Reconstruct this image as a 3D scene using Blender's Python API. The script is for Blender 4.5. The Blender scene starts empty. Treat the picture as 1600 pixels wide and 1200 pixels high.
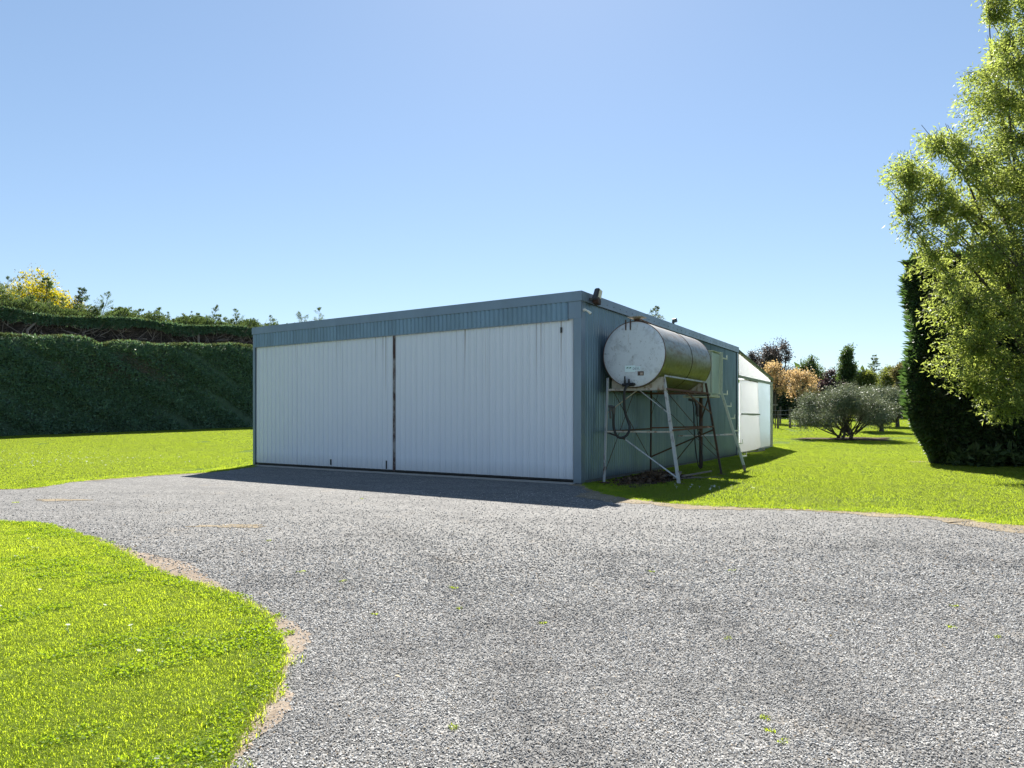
import bpy, bmesh, math, random
import numpy as np
from mathutils import Vector, Matrix
random.seed(7)
RNG = np.random.default_rng(11)
C = bpy.context.scene.collection
SC = bpy.context.scene
R = math.radians

# ------------------------------------------------------------------ camera, sky, sun, exposure
F, HOR, HC = 1051.0, 654.0, 1.30          # focal length and horizon in photo pixels, eye height in metres
cam = bpy.data.cameras.new('camera'); cam_o = bpy.data.objects.new('camera', cam); C.objects.link(cam_o)
cam.sensor_width = 36.0; cam.lens = 36.0 * F / 1600; cam.shift_y = (HOR - 600) / 1600
cam.clip_start = 0.05; cam.clip_end = 3000
cam_o.location = (0, 0, HC); cam_o.rotation_euler = (R(90), 0, 0)
SC.camera = cam_o

SUN_EL, SUN_AZ = R(46.5), R(3.2)           # the sun stands ahead of the camera, a little to the right
w = bpy.data.worlds.new('World'); SC.world = w; w.use_nodes = True
nt = w.node_tree; nt.nodes.clear()
sky = nt.nodes.new('ShaderNodeTexSky'); sky.sky_type = 'NISHITA'; sky.sun_disc = False
sky.sun_elevation = SUN_EL; sky.sun_rotation = SUN_AZ
sky.altitude = 0; sky.air_density = 1.0; sky.dust_density = 0.14; sky.ozone_density = 2.6
bg = nt.nodes.new('ShaderNodeBackground'); bg.inputs[1].default_value = 0.081
wo = nt.nodes.new('ShaderNodeOutputWorld')
gm = nt.nodes.new('ShaderNodeGamma'); gm.inputs[1].default_value = 0.75     # the photograph's soft highlight curve, over the whole sky alike
ml = nt.nodes.new('ShaderNodeMix'); ml.data_type = 'RGBA'; ml.blend_type = 'MULTIPLY'; ml.inputs[0].default_value = 1.0; ml.inputs[7].default_value = (.925, 1.0, 1.066, 1)
nt.links.new(sky.outputs[0], gm.inputs[0]); nt.links.new(gm.outputs[0], ml.inputs[6]); nt.links.new(ml.outputs[2], bg.inputs[0]); nt.links.new(bg.outputs[0], wo.inputs[0])
sl = bpy.data.lights.new('sun', 'SUN'); sl.energy = 5.0; sl.angle = R(0.53); sl.color = (1.0, 0.955, 0.88)
so = bpy.data.objects.new('sun', sl); C.objects.link(so)
SDIR = Vector((math.sin(SUN_AZ) * math.cos(SUN_EL), math.cos(SUN_AZ) * math.cos(SUN_EL), math.sin(SUN_EL)))
so.rotation_euler = (-SDIR).to_track_quat('-Z', 'Y').to_euler(); so.location = (0, 0, 30)
SC.view_settings.view_transform = 'Standard'; SC.view_settings.look = 'None'
SC.view_settings.exposure = 1.42; SC.view_settings.gamma = 1.0
SC.view_settings.use_curve_mapping = False
SC.cycles.max_bounces = 8; SC.cycles.diffuse_bounces = 3; SC.cycles.transmission_bounces = 6
SC.cycles.transparent_max_bounces = 8; SC.cycles.use_denoising = True
try:
    SC.cycles.denoiser = 'OPENIMAGEDENOISE'; SC.cycles.denoising_input_passes = 'RGB_ALBEDO_NORMAL'; SC.cycles.denoising_prefilter = 'ACCURATE'
except Exception: pass

# ------------------------------------------------------------------ small helpers
def G(px, py):
    """photo pixel -> point on flat ground"""
    z = F * HC / (py - HOR)
    return Vector(((px - 800) / F * z, z, 0))
def P(px, py, d):
    return Vector(((px - 800) / F * d, d, HC + (HOR - py) * d / F))
def smooth(t):
    t = np.clip(t, 0, 1); return t * t * (3 - 2 * t)
def gz(x, y):
    """terrain height: flat round the shed, rising gently beyond it"""
    k = 0.034 + 0.021 * smooth((np.asarray(x, float) + 8) / 16)
    d = np.maximum(0, np.asarray(y, float) - 25); d = 60 * np.tanh(d / 60)
    return k * d * d / (d + 4)
def tag(o, label=None, cat=None, group=None, kind=None):
    if label: o['label'] = label
    if cat: o['category'] = cat
    if group: o['group'] = group
    if kind: o['kind'] = kind
    return o
def empty(name, loc, rz=0.0, label=None, cat=None, group=None):
    o = bpy.data.objects.new(name, None); C.objects.link(o); o.empty_display_size = 0.1
    o.location = loc; o.rotation_euler = (0, 0, rz)
    return tag(o, label, cat, group)
def link(name, me, parent=None, loc=(0, 0, 0), rot=(0, 0, 0)):
    o = bpy.data.objects.new(name, me); C.objects.link(o)
    o.location = loc; o.rotation_euler = rot
    if parent: o.parent = parent
    return o

class MB:
    """collects shapes into one mesh"""
    def __init__(s): s.v = []; s.f = []
    def add(s, vs, fs):
        b = len(s.v); s.v += [tuple(v) for v in vs]; s.f += [tuple(i + b for i in f) for f in fs]; return s
    def box(s, c0, c1):
        (x0, y0, z0), (x1, y1, z1) = c0, c1
        return s.add([(x0, y0, z0), (x1, y0, z0), (x1, y1, z0), (x0, y1, z0), (x0, y0, z1), (x1, y0, z1), (x1, y1, z1), (x0, y1, z1)],
                     [(0, 3, 2, 1), (4, 5, 6, 7), (0, 1, 5, 4), (1, 2, 6, 5), (2, 3, 7, 6), (3, 0, 4, 7)])
    def bar(s, p, q, a, b, up=(0, 0, 1)):
        p, q = Vector(p), Vector(q); d = (q - p).normalized(); up = Vector(up)
        if abs(d.dot(up)) > 0.98: up = Vector((1, 0, 0))
        x = d.cross(up).normalized() * a / 2; y = x.cross(d).normalized() * b / 2
        vs = [e + i * x + j * y for e in (p, q) for i, j in ((-1, -1), (1, -1), (1, 1), (-1, 1))]
        return s.add(vs, [(0, 1, 2, 3), (7, 6, 5, 4), (0, 4, 5, 1), (1, 5, 6, 2), (2, 6, 7, 3), (3, 7, 4, 0)])
    def angle(s, p, q, a, t=0.007, side=1, up=(0, 0, 1)):
        """angle iron: two flanges"""
        p, q = Vector(p), Vector(q); d = (q - p).normalized(); up = Vector(up)
        if abs(d.dot(up)) > 0.98: up = Vector((1, 0, 0))
        x = d.cross(up).normalized(); y = x.cross(d).normalized()
        s.bar(p + x * side * a / 2, q + x * side * a / 2, a, t, up)
        o = y * (a / 2 + t / 2 + .001)
        return s.bar(p + o, q + o, t, a, up)
    def tube(s, pts, r, n=8, cap=True):
        pts = [Vector(p) for p in pts]; rs = r if hasattr(r, '__len__') else [r] * len(pts)
        b = len(s.v); ref = None
        for i, p in enumerate(pts):
            d = (pts[min(i + 1, len(pts) - 1)] - pts[max(i - 1, 0)])
            d = d.normalized() if d.length > 1e-9 else Vector((0, 0, 1))
            if ref is None:
                ref = Vector((1, 0, 0)) if abs(d.x) < .8 else Vector((0, 1, 0))
            x = (ref - d * ref.dot(d)).normalized(); y = d.cross(x); ref = x
            for k in range(n):
                a = 2 * math.pi * k / n; s.v.append(tuple(p + (x * math.cos(a) + y * math.sin(a)) * rs[i]))
        for i in range(len(pts) - 1):
            for k in range(n):
                k2 = (k + 1) % n
                s.f.append((b + i * n + k, b + i * n + k2, b + (i + 1) * n + k2, b + (i + 1) * n + k))
        if cap:
            s.f.append(tuple(b + k for k in range(n))[::-1]); s.f.append(tuple(b + (len(pts) - 1) * n + k for k in range(n)))
        return s
    def mesh(s, name, mat, smooth_=False, bevel=0):
        me = bpy.data.meshes.new(name); me.from_pydata(s.v, [], s.f)
        bm = bmesh.new(); bm.from_mesh(me)
        if bevel: bmesh.ops.bevel(bm, geom=bm.edges[:], offset=bevel, segments=2, affect='EDGES', clamp_overlap=True)
        bmesh.ops.recalc_face_normals(bm, faces=bm.faces[:]); bm.to_mesh(me); bm.free()
        if mat: me.materials.append(mat)
        if smooth_:
            me.polygons.foreach_set('use_smooth', [True] * len(me.polygons))
            try: me.set_sharp_from_angle(angle=R(35))
            except Exception: pass
        me.update(); return me
    def build(s, name, mat, parent=None, smooth_=False, bevel=0):
        return link(name, s.mesh(name, mat, smooth_, bevel), parent)

def np_mesh(name, V, polys, mat, smooth_=False):
    """mesh from numpy: V (n,3), polys (m,k) all of the same size"""
    V = np.ascontiguousarray(V, dtype=np.float32); polys = np.ascontiguousarray(polys, dtype=np.int32)
    m, k = polys.shape
    me = bpy.data.meshes.new(name); me.vertices.add(len(V)); me.vertices.foreach_set('co', V.ravel())
    me.loops.add(m * k); me.loops.foreach_set('vertex_index', polys.ravel())
    me.polygons.add(m); me.polygons.foreach_set('loop_start', np.arange(0, m * k, k, dtype=np.int32))
    if smooth_: me.polygons.foreach_set('use_smooth', np.ones(m, dtype=bool))
    me.update(calc_edges=True); me.validate()
    if mat: me.materials.append(mat)
    return me
def unit(a):
    return a / np.maximum(np.linalg.norm(a, axis=-1, keepdims=True), 1e-9)
def rdir(n): return unit(RNG.normal(size=(n, 3)))

def leaf_arrays(Pc, D, L, W, fold=0.12):
    """diamond leaves from base points Pc along D"""
    n = len(Pc); D = unit(D); L = np.broadcast_to(L, (n,))[:, None]; W = np.broadcast_to(W, (n,))[:, None]
    X = unit(np.cross(D, rdir(n))); N = np.cross(X, D)
    m = Pc + D * L * 0.45
    V = np.stack([Pc, m + X * W / 2 + N * L * fold, Pc + D * L, m - X * W / 2 + N * L * fold], 1).reshape(-1, 3)
    return V, np.arange(4 * n, dtype=np.int32).reshape(n, 4)
def leaves(name, Pc, D, L, W, mat, parent=None, fold=0.12):
    V, Fc = leaf_arrays(Pc, D, L, W, fold)
    return link(name, np_mesh(name, V, Fc, mat), parent)

def scatter(name, pts, rot, scl, protos, pick, mat=None):
    """instances of proto meshes on points through geometry nodes (uncountable stuff only)"""
    me = bpy.data.meshes.new(name); n = len(pts)
    me.vertices.add(n); me.vertices.foreach_set('co', np.ascontiguousarray(pts, np.float32).ravel())
    a = me.attributes.new('rot', 'FLOAT_VECTOR', 'POINT'); a.data.foreach_set('vector', np.ascontiguousarray(rot, np.float32).ravel())
    a = me.attributes.new('scl', 'FLOAT_VECTOR', 'POINT'); a.data.foreach_set('vector', np.ascontiguousarray(scl, np.float32).ravel())
    a = me.attributes.new('pick', 'INT', 'POINT'); a.data.foreach_set('value', np.ascontiguousarray(pick, np.int32))
    o = link(name, me)
    col = bpy.data.collections.new(name + '_kinds')
    for i, pm in enumerate(protos):
        po = bpy.data.objects.new('%s_kind_%02d' % (name, i), pm); col.objects.link(po)
    ng = bpy.data.node_groups.new(name, 'GeometryNodeTree')
    ng.interface.new_socket('Geometry', in_out='INPUT', socket_type='NodeSocketGeometry')
    ng.interface.new_socket('Geometry', in_out='OUTPUT', socket_type='NodeSocketGeometry')
    N = ng.nodes; Lk = ng.links
    gi = N.new('NodeGroupInput'); go = N.new('NodeGroupOutput')
    iop = N.new('GeometryNodeInstanceOnPoints'); ci = N.new('GeometryNodeCollectionInfo')
    ci.inputs['Collection'].default_value = col; ci.inputs['Separate Children'].default_value = True
    ci.inputs['Reset Children'].default_value = True
    def att(nm, t):
        x = N.new('GeometryNodeInputNamedAttribute'); x.data_type = t; x.inputs['Name'].default_value = nm
        return x.outputs['Attribute']
    Lk.new(gi.outputs[0], iop.inputs['Points']); Lk.new(ci.outputs[0], iop.inputs['Instance'])
    iop.inputs['Pick Instance'].default_value = True
    Lk.new(att('pick', 'INT'), iop.inputs['Instance Index'])
    Lk.new(att('rot', 'FLOAT_VECTOR'), iop.inputs['Rotation']); Lk.new(att('scl', 'FLOAT_VECTOR'), iop.inputs['Scale'])
    Lk.new(iop.outputs[0], go.inputs[0])
    m = o.modifiers.new('scatter', 'NODES'); m.node_group = ng
    return o

# ------------------------------------------------------------------ materials
class NT:
    def __init__(s, name):
        s.m = bpy.data.materials.new(name); s.m.use_nodes = True; s.t = s.m.node_tree; s.t.nodes.clear()
        s.out = s.n('ShaderNodeOutputMaterial')
    def n(s, t, **kw):
        x = s.t.nodes.new(t)
        for k, v in kw.items(): setattr(x, k, v)
        return x
    def l(s, a, b): s.t.links.new(a, b)
    def coord(s, what='Object', scale=(1, 1, 1)):
        if what == 'Position': o = s.n('ShaderNodeNewGeometry').outputs['Position']
        else: o = s.n('ShaderNodeTexCoord').outputs[what]
        mp = s.n('ShaderNodeMapping'); mp.inputs['Scale'].default_value = scale
        s.l(o, mp.inputs['Vector']); return mp.outputs[0]
    def noise(s, vec, scale, detail=4, rough=.6, dist=0.0):
        x = s.n('ShaderNodeTexNoise'); x.inputs['Scale'].default_value = scale; x.inputs['Detail'].default_value = detail
        x.inputs['Roughness'].default_value = rough; x.inputs['Distortion'].default_value = dist
        s.l(vec, x.inputs['Vector']); return x.outputs[0]
    def ramp(s, fac, stops, interp='LINEAR'):
        x = s.n('ShaderNodeValToRGB'); x.color_ramp.interpolation = interp
        e = x.color_ramp.elements
        while len(e) < len(stops): e.new(0.5)
        for k, (p, c) in enumerate(stops):
            e[k].position = p; e[k].color = (*c, 1) if hasattr(c, '__len__') else (c, c, c, 1)
        s.l(fac, x.inputs[0]); return x.outputs[0]
    def mix(s, fac, a, b, mode='MIX'):
        x = s.n('ShaderNodeMix'); x.data_type = 'RGBA'; x.blend_type = mode
        for sock, v in ((x.inputs['Factor'], fac), (x.inputs[6], a), (x.inputs[7], b)):
            if hasattr(v, 'is_linked') or hasattr(v, 'links'): s.l(v, sock)
            elif hasattr(v, '__len__'): sock.default_value = (*v, 1)
            else: sock.default_value = v if sock.type == 'VALUE' else (v, v, v, 1)
        return x.outputs[2]
    def math(s, op, a, b=0.0):
        x = s.n('ShaderNodeMath'); x.operation = op
        for sock, v in ((x.inputs[0], a), (x.inputs[1], b)):
            if hasattr(v, 'links'): s.l(v, sock)
            else: sock.default_value = v
        return x.outputs[0]
    def bump(s, h, strength=.5, dist=.01):
        x = s.n('ShaderNodeBump'); x.inputs['Strength'].default_value = strength; x.inputs['Distance'].default_value = dist
        s.l(h, x.inputs['Height']); return x.outputs[0]
    def bsdf(s, color, rough=.6, metal=0.0, normal=None, spec=.5):
        x = s.n('ShaderNodeBsdfPrincipled')
        for key, v in (('Base Color', color), ('Roughness', rough), ('Metallic', metal)):
            if hasattr(v, 'links'): s.l(v, x.inputs[key])
            elif key == 'Base Color': x.inputs[key].default_value = (*v, 1)
            else: x.inputs[key].default_value = v
        x.inputs['Specular IOR Level'].default_value = spec
        if normal: s.l(normal, x.inputs['Normal'])
        return x.outputs[0]
    def done(s, sh): s.l(sh, s.out.inputs[0]); return s.m

def foliage(name, cols, trans, tmix=.45, rough=.5, spec=.35, patch=0.35, clump=0.0):
    """leaf: colour differs from leaf to leaf, light passes through"""
    t = NT(name)
    rnd = t.n('ShaderNodeNewGeometry').outputs['Random Per Island']
    n = len(cols)
    c = t.ramp(rnd, [(i / max(1, n - 1), k) for i, k in enumerate(cols)])
    big = t.noise(t.coord('Position'), 0.9, 3)
    c = t.mix(t.math('MULTIPLY', big, patch), c, cols[-1])
    if clump:                                   # clumps of darker leaves, spread by noise
        c = t.mix(t.math('MULTIPLY', t.ramp(t.noise(t.coord('Position'), 2.4, 2), [(.46, 0.), (.60, 1.)]), clump), c, tuple(k * .55 for k in cols[0]))
    d = t.bsdf(c, rough, 0, None, spec)
    tr = t.n('ShaderNodeBsdfTranslucent'); t.l(t.mix(.75, c, trans), tr.inputs[0])
    mx = t.n('ShaderNodeMixShader'); mx.inputs[0].default_value = tmix
    t.l(d, mx.inputs[1]); t.l(tr.outputs[0], mx.inputs[2])
    return t.done(mx.outputs[0])

def metal_sheet(name, base, metal, rough, stain=(.30, .31, .30), stain_amt=.5, dirt=(.10, .09, .05), dirt_h=.35):
    t = NT(name); v = t.coord('Object')
    rnd = t.n('ShaderNodeObjectInfo').outputs['Random']
    s1 = t.noise(t.coord('Position', (1.5, 1.5, .45)), 2.2, 6, .65)
    c = t.mix(t.math('MULTIPLY', t.ramp(s1, [(.35, 0.), (.75, 1.)]), stain_amt), base, stain)
    c = t.mix(t.math('MULTIPLY', t.math('SUBTRACT', rnd, .5), .25), c, (.9, .92, .95), 'SOFT_LIGHT')
    st = t.noise(t.coord('Position', (9, 9, .25)), 3.0, 3)
    c = t.mix(t.math('MULTIPLY', t.ramp(st, [(.60, 0.), (.72, 1.)]), .35), c, stain)
    sp = t.n('ShaderNodeSeparateXYZ'); t.l(t.n('ShaderNodeNewGeometry').outputs['Position'], sp.inputs[0])
    low = t.ramp(t.math('ADD', sp.outputs[2], t.math('MULTIPLY', s1, .3)), [(.1, 1.), (.1 + dirt_h, 0.)])
    c = t.mix(t.math('MULTIPLY', low, .55), c, dirt)
    rr = t.math('ADD', t.math('MULTIPLY', s1, .25), rough - .12)
    nb = t.bump(t.noise(t.coord('Position', (1, 1, .6)), 3.0, 2), .12, .05)
    return t.done(t.bsdf(c, rr, metal, nb))

def rusty(name, paint, rust_amt, rust=(.16, .065, .03), rough=.7, metal=.0, scale=5):
    t = NT(name); v = t.coord('Position', (1, 1, .5))
    n1 = t.noise(v, scale, 7, .7); n2 = t.noise(v, scale * 6, 4)
    m = t.ramp(t.math('ADD', t.math('MULTIPLY', n1, .8), t.math('MULTIPLY', n2, .2)), [(.62 - rust_amt * .35, 0.), (.70 - rust_amt * .3, 1.)])
    rc = t.mix(n2, rust, tuple(k * .35 for k in rust))
    c = t.mix(m, t.mix(n2, paint, tuple(k * .75 for k in paint)), rc)
    return t.done(t.bsdf(c, rough, metal, t.bump(n2, .25, .004)))

def plain(name, col, rough=.6, metal=0., var=.2, scale=12):
    t = NT(name); n = t.noise(t.coord('Object'), scale, 5)
    c = t.mix(n, tuple(k * (1 - var) for k in col), tuple(min(1, k * (1 + var)) for k in col))
    return t.done(t.bsdf(c, rough, metal, t.bump(n, .1, .004)))

def bark(name, a, b):
    t = NT(name); v = t.coord('Position', (1, 1, .3)); n = t.noise(v, 14, 6, .7)
    return t.done(t.bsdf(t.mix(n, a, b), .9, 0, t.bump(n, .8, .02), .2))

M = {}
M['zinc'] = metal_sheet('galvanised_steel', (.155, .235, .30), .45, .32, (.10, .15, .19))
M['trim'] = metal_sheet('flashing_steel', (.19, .25, .32), .5, .42, (.15, .195, .25), .4, dirt_h=.2)
def door_mat():
    t = NT('white_door_paint')
    pos = t.coord('Position'); s1 = t.noise(t.coord('Position', (1, 1, .5)), 1.4, 5, .6)
    rnd = t.n('ShaderNodeObjectInfo').outputs['Random']
    c = t.mix(t.math('MULTIPLY', t.ramp(s1, [(.35, 0.), (.8, 1.)]), .3), (.71, .75, .82), (.64, .68, .74))
    c = t.mix(t.math('MULTIPLY', rnd, .15), c, (.60, .62, .66))
    sp = t.n('ShaderNodeSeparateXYZ'); t.l(t.n('ShaderNodeNewGeometry').outputs['Position'], sp.inputs[0])
    # rust and mould that has run down from the header
    st = t.noise(t.coord('Position', (11, 11, .06)), 2.0, 2, .5)
    run = t.ramp(t.math('MULTIPLY', t.math('SUBTRACT', sp.outputs[2], 1.2), .5), [(.25, 0.), (1.0, 1.)])
    k = t.math('MULTIPLY', t.ramp(st, [(.655, 0.), (.70, 1.)]), run)
    c = t.mix(t.math('MULTIPLY', k, .75), c, (.16, .11, .075))
    mould = t.ramp(t.math('ADD', sp.outputs[2], t.math('MULTIPLY', t.noise(pos, 6, 4), .18)), [(3.18, 0.), (3.34, 1.)])
    c = t.mix(t.math('MULTIPLY', mould, .45), c, (.33, .30, .20))
    low = t.ramp(t.math('ADD', sp.outputs[2], t.math('MULTIPLY', s1, .2)), [(.1, 1.), (.5, 0.)])
    c = t.mix(t.math('MULTIPLY', low, .45), c, (.30, .28, .25))
    return t.done(t.bsdf(c, .45, 0, t.bump(t.noise(pos, 4, 2), .08, .03)))
M['door'] = door_mat()
M['rust'] = rusty('rusty_steel', (.12, .07, .05), .8)
M['stile'] = rusty('flaking_stile', (.30, .29, .28), .55, (.075, .03, .024))
M['rust_dark'] = rusty('dark_rusty_steel', (.05, .04, .035), .55, (.10, .045, .025))
M['silver_rust'] = rusty('silver_painted_steel', (.52, .53, .54), .30, (.22, .10, .05), .55)
M['pale_rust'] = rusty('pale_saddle_plate', (.50, .46, .38), .35, (.28, .15, .07), .7)
M['black'] = plain('rubber_and_shadow_black', (.012, .012, .013), .55)  # hose rubber, also the painted shadow strip under the doors
M['grey_plastic'] = plain('dark_grey_plastic', (.05, .052, .05), .5)
M['white_plastic'] = plain('white_plastic', (.75, .75, .73), .4, 0, .05)
M['concrete'] = plain('concrete', (.33, .31, .28), .9, 0, .3, 5)
M['inner'] = plain('inner_lining', (.12, .12, .12), .9)
M['green_paint'] = plain('pale_green_tank_paint', (.40, .50, .44), .5, 0, .18, 3)
M['ladder_paint'] = rusty('mossy_ladder_paint', (.55, .59, .45), .12, (.14, .15, .06))
M['peg'] = plain('pale_peg_paint', (.60, .62, .52), .6, 0, .2)
M['mossy'] = plain('mossy_timber', (.16, .18, .08), .85, 0, .5, 8)
M['pale_frame'] = plain('pale_mossy_frame', (.42, .42, .32), .8, 0, .3, 6)
M['timber'] = plain('weathered_timber', (.20, .17, .135), .9, 0, .4, 9)
M['post'] = bark('fence_post_wood', (.09, .07, .05), (.20, .16, .12))
M['wire'] = plain('fence_wire', (.35, .35, .35), .4, .8)
M['bark'] = bark('grey_bark', (.05, .042, .034), (.14, .12, .10))
M['dead'] = bark('dead_wood', (.14, .11, .09), (.40, .34, .29))
M['dead_twigs'] = bark('dead_twigs', (.10, .075, .065), (.26, .20, .165))
def end_mat():
    t = NT('scuffed_silver_paint'); v = t.coord('Object'); n1 = t.noise(v, 4.5, 7, .72); n2 = t.noise(t.coord('Object', (3, 3, .7)), 5, 4); n3 = t.noise(v, 16, 6, .75)
    c = t.mix(t.ramp(n1, [(.5, 0.), (.68, 1.)]), (.62, .66, .71), (.44, .47, .51))
    c = t.mix(t.math('MULTIPLY', t.ramp(n3, [(.58, 0.), (.66, 1.)]), .6), c, (.17, .17, .165))
    c = t.mix(t.math('MULTIPLY', t.ramp(n2, [(.62, 0.), (.72, 1.)]), .5), c, (.40, .37, .31))
    return t.done(t.bsdf(c, .5, .15, t.bump(n1, .06, .02)))
M['tank_end'] = end_mat()
def shell_mat():
    t = NT('weathered_tank_steel'); v = t.coord('Object'); n1 = t.noise(v, 2.2, 7, .7); n2 = t.noise(v, 11, 6, .75); n3 = t.noise(t.coord('Object', (.6, 2, 2)), 4, 5)
    c = t.mix(n1, (.25, .25, .23), (.42, .41, .37))
    c = t.mix(t.math('MULTIPLY', t.ramp(n2, [(.50, 0.), (.68, 1.)]), .6), c, (.15, .13, .10))
    c = t.mix(t.math('MULTIPLY', t.ramp(n3, [(.48, 0.), (.70, 1.)]), .75), c, (.22, .13, .07))
    # reflection of the grass, painted as green towards the underside
    sp = t.n('ShaderNodeSeparateXYZ'); t.l(v, sp.inputs[0])
    grass_refl = t.ramp(t.math('ADD', sp.outputs[2], t.math('MULTIPLY', n1, .35)), [(-.0, 1.), (.32, 0.)])
    c = t.mix(t.math('MULTIPLY', grass_refl, .62), c, (.15, .17, .035))
    rr = t.mix(t.ramp(n2, [(.45, 0.), (.7, 1.)]), .44, .62)
    return t.done(t.bsdf(c, rr, .62, t.bump(n2, .10, .006)))
M['tank_shell'] = shell_mat()
def poly_mat(name, col, clear):
    t = NT(name); v = t.coord('Position'); n = t.noise(v, 2.5, 5)
    sp = t.n('ShaderNodeSeparateXYZ'); t.l(t.n('ShaderNodeNewGeometry').outputs['Position'], sp.inputs[0])
    c = t.mix(t.math('MULTIPLY', n, .3), col, tuple(k * .8 for k in col))
    low = t.ramp(t.math('ADD', sp.outputs[2], t.math('MULTIPLY', n, .5)), [(.2, 1.), (1.1, 0.)])
    c = t.mix(t.math('MULTIPLY', low, .45), c, (.55, .48, .38))
    d = t.bsdf(c, .35); tr = t.n('ShaderNodeBsdfTranslucent'); t.l(c, tr.inputs[0])
    m1 = t.n('ShaderNodeMixShader'); m1.inputs[0].default_value = clear; t.l(d, m1.inputs[1]); t.l(tr.outputs[0], m1.inputs[2])
    return t.done(m1.outputs[0])
M['poly'] = poly_mat('white_translucent_sheet', (.96, .96, .96), .88)
M['poly_clear'] = poly_mat('bluish_translucent_sheet', (.87, .93, .96), .75)

M['blade'] = foliage('grass_blade', [(.095, .165, .016), (.155, .235, .022), (.21, .275, .035), (.31, .31, .12)], (.66, .80, .03), .62, .6, .08, .5)
M['turf'] = foliage('turf_blade', [(.062, .118, .008), (.102, .168, .010), (.15, .205, .018), (.25, .245, .10)], (.48, .62, .02), .55, .6, .08, .8)
M['blade_dry'] = foliage('dry_grass_blade', [(.22, .19, .08), (.30, .25, .12), (.18, .2, .05)], (.45, .4, .12), .4)
M['hedge'] = foliage('conifer_hedge_leaf', [(.045, .085, .040), (.070, .125, .055), (.10, .16, .065), (.14, .17, .085)], (.20, .28, .06), .30)
M['hedge_face'] = foliage('clipped_conifer_leaf', [(.078, .175, .115), (.12, .24, .16), (.15, .27, .18), (.17, .22, .14)], (.26, .42, .14), .25, .5, .35, .4, .35)
M['hedge_top'] = foliage('sunned_conifer_leaf', [(.05, .075, .03), (.08, .105, .045), (.115, .13, .06)], (.16, .20, .06), .3)
M['cypress'] = foliage('dark_cypress_leaf', [(.022, .05, .025), (.036, .075, .034), (.055, .10, .04), (.09, .08, .05)], (.14, .27, .05), .28, .5, .25)
M['willow'] = foliage('willow_leaf', [(.060, .115, .026), (.098, .16, .036), (.145, .205, .052), (.24, .25, .085)], (.60, .70, .13), .52, .5, .35, .35, .40)
M['yellow'] = foliage('yellow_spring_leaf', [(.15, .165, .015), (.26, .25, .02), (.36, .32, .03)], (.62, .52, .015), .5)
M['olive'] = foliage('olive_leaf', [(.08, .12, .05), (.135, .18, .09), (.19, .235, .135), (.27, .30, .21)], (.16, .17, .08), .28, .5, .4)
M['orange'] = foliage('orange_maple_leaf', [(.34, .21, .11), (.44, .31, .17), (.52, .41, .24), (.42, .38, .15)], (.74, .50, .22), .5)
M['purple'] = foliage('dark_purple_leaf', [(.028, .020, .024), (.05, .034, .036), (.08, .06, .055)], (.11, .06, .06), .3)
M['greyleaf'] = foliage('grey_brown_leaf', [(.04, .04, .036), (.07, .062, .055), (.10, .085, .08)], (.12, .09, .075), .3)
M['midgreen'] = foliage('mid_green_leaf', [(.030, .062, .018), (.055, .095, .026), (.09, .13, .04)], (.18, .28, .05), .38)
M['limegreen'] = foliage('yellow_green_leaf', [(.055, .08, .018), (.10, .13, .028), (.15, .17, .05)], (.32, .36, .05), .42)
M['browngreen'] = foliage('brown_green_leaf', [(.05, .06, .022), (.10, .10, .04), (.15, .11, .055)], (.26, .24, .07), .38)
M['litter'] = foliage('leaf_litter', [(.05, .03, .018), (.11, .065, .035), (.20, .13, .07), (.03, .022, .016)], (.2, .1, .05), .15)
M['fallen'] = foliage('fallen_leaf', [(.16, .09, .05), (.30, .19, .12), (.24, .17, .05)], (.3, .2, .08), .2)
M['petal'] = plain('white_petal', (.8, .8, .78), .6, 0, .05)

def ground_mat():
    t = NT('lawn_soil'); v = t.coord('Position')
    n1 = t.noise(v, .35, 5); n2 = t.noise(v, 40, 4); n3 = t.noise(v, 3, 5)
    c = t.mix(n1, (.085, .148, .008), (.12, .175, .012))
    c = t.mix(t.ramp(n2, [(.35, 0.), (.65, 1.)]), c, (.07, .10, .008))
    c = t.mix(t.math('MULTIPLY', t.ramp(n3, [(.6, 0.), (.8, 1.)]), .4), c, (.20, .19, .05))
    return t.done(t.bsdf(c, .95, 0, t.bump(n2, .8, .04), .1))
M['ground'] = ground_mat()
def circle3(a, b, c):
    ax, ay, bx, by, cx, cy = *a, *b, *c; d = 2 * (ax * (by - cy) + bx * (cy - ay) + cx * (ay - by))
    ux = ((ax * ax + ay * ay) * (by - cy) + (bx * bx + by * by) * (cy - ay) + (cx * cx + cy * cy) * (ay - by)) / d
    uy = ((ax * ax + ay * ay) * (cx - bx) + (bx * bx + by * by) * (ax - cx) + (cx * cx + cy * cy) * (bx - ax)) / d
    return ux, uy, math.hypot(ax - ux, ay - uy)
TRACKS = [circle3((-3.1, 10.2), (-1.18, 7.3), (.1, 2.75)), circle3((-1.6, 10.8), (.35, 7.3), (1.6, 2.75)), circle3((-9., 10.2), (-3., 9.6), (4., 6.4)), circle3((-9., 11.5), (-2.6, 11.1), (6., 7.6))]
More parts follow.
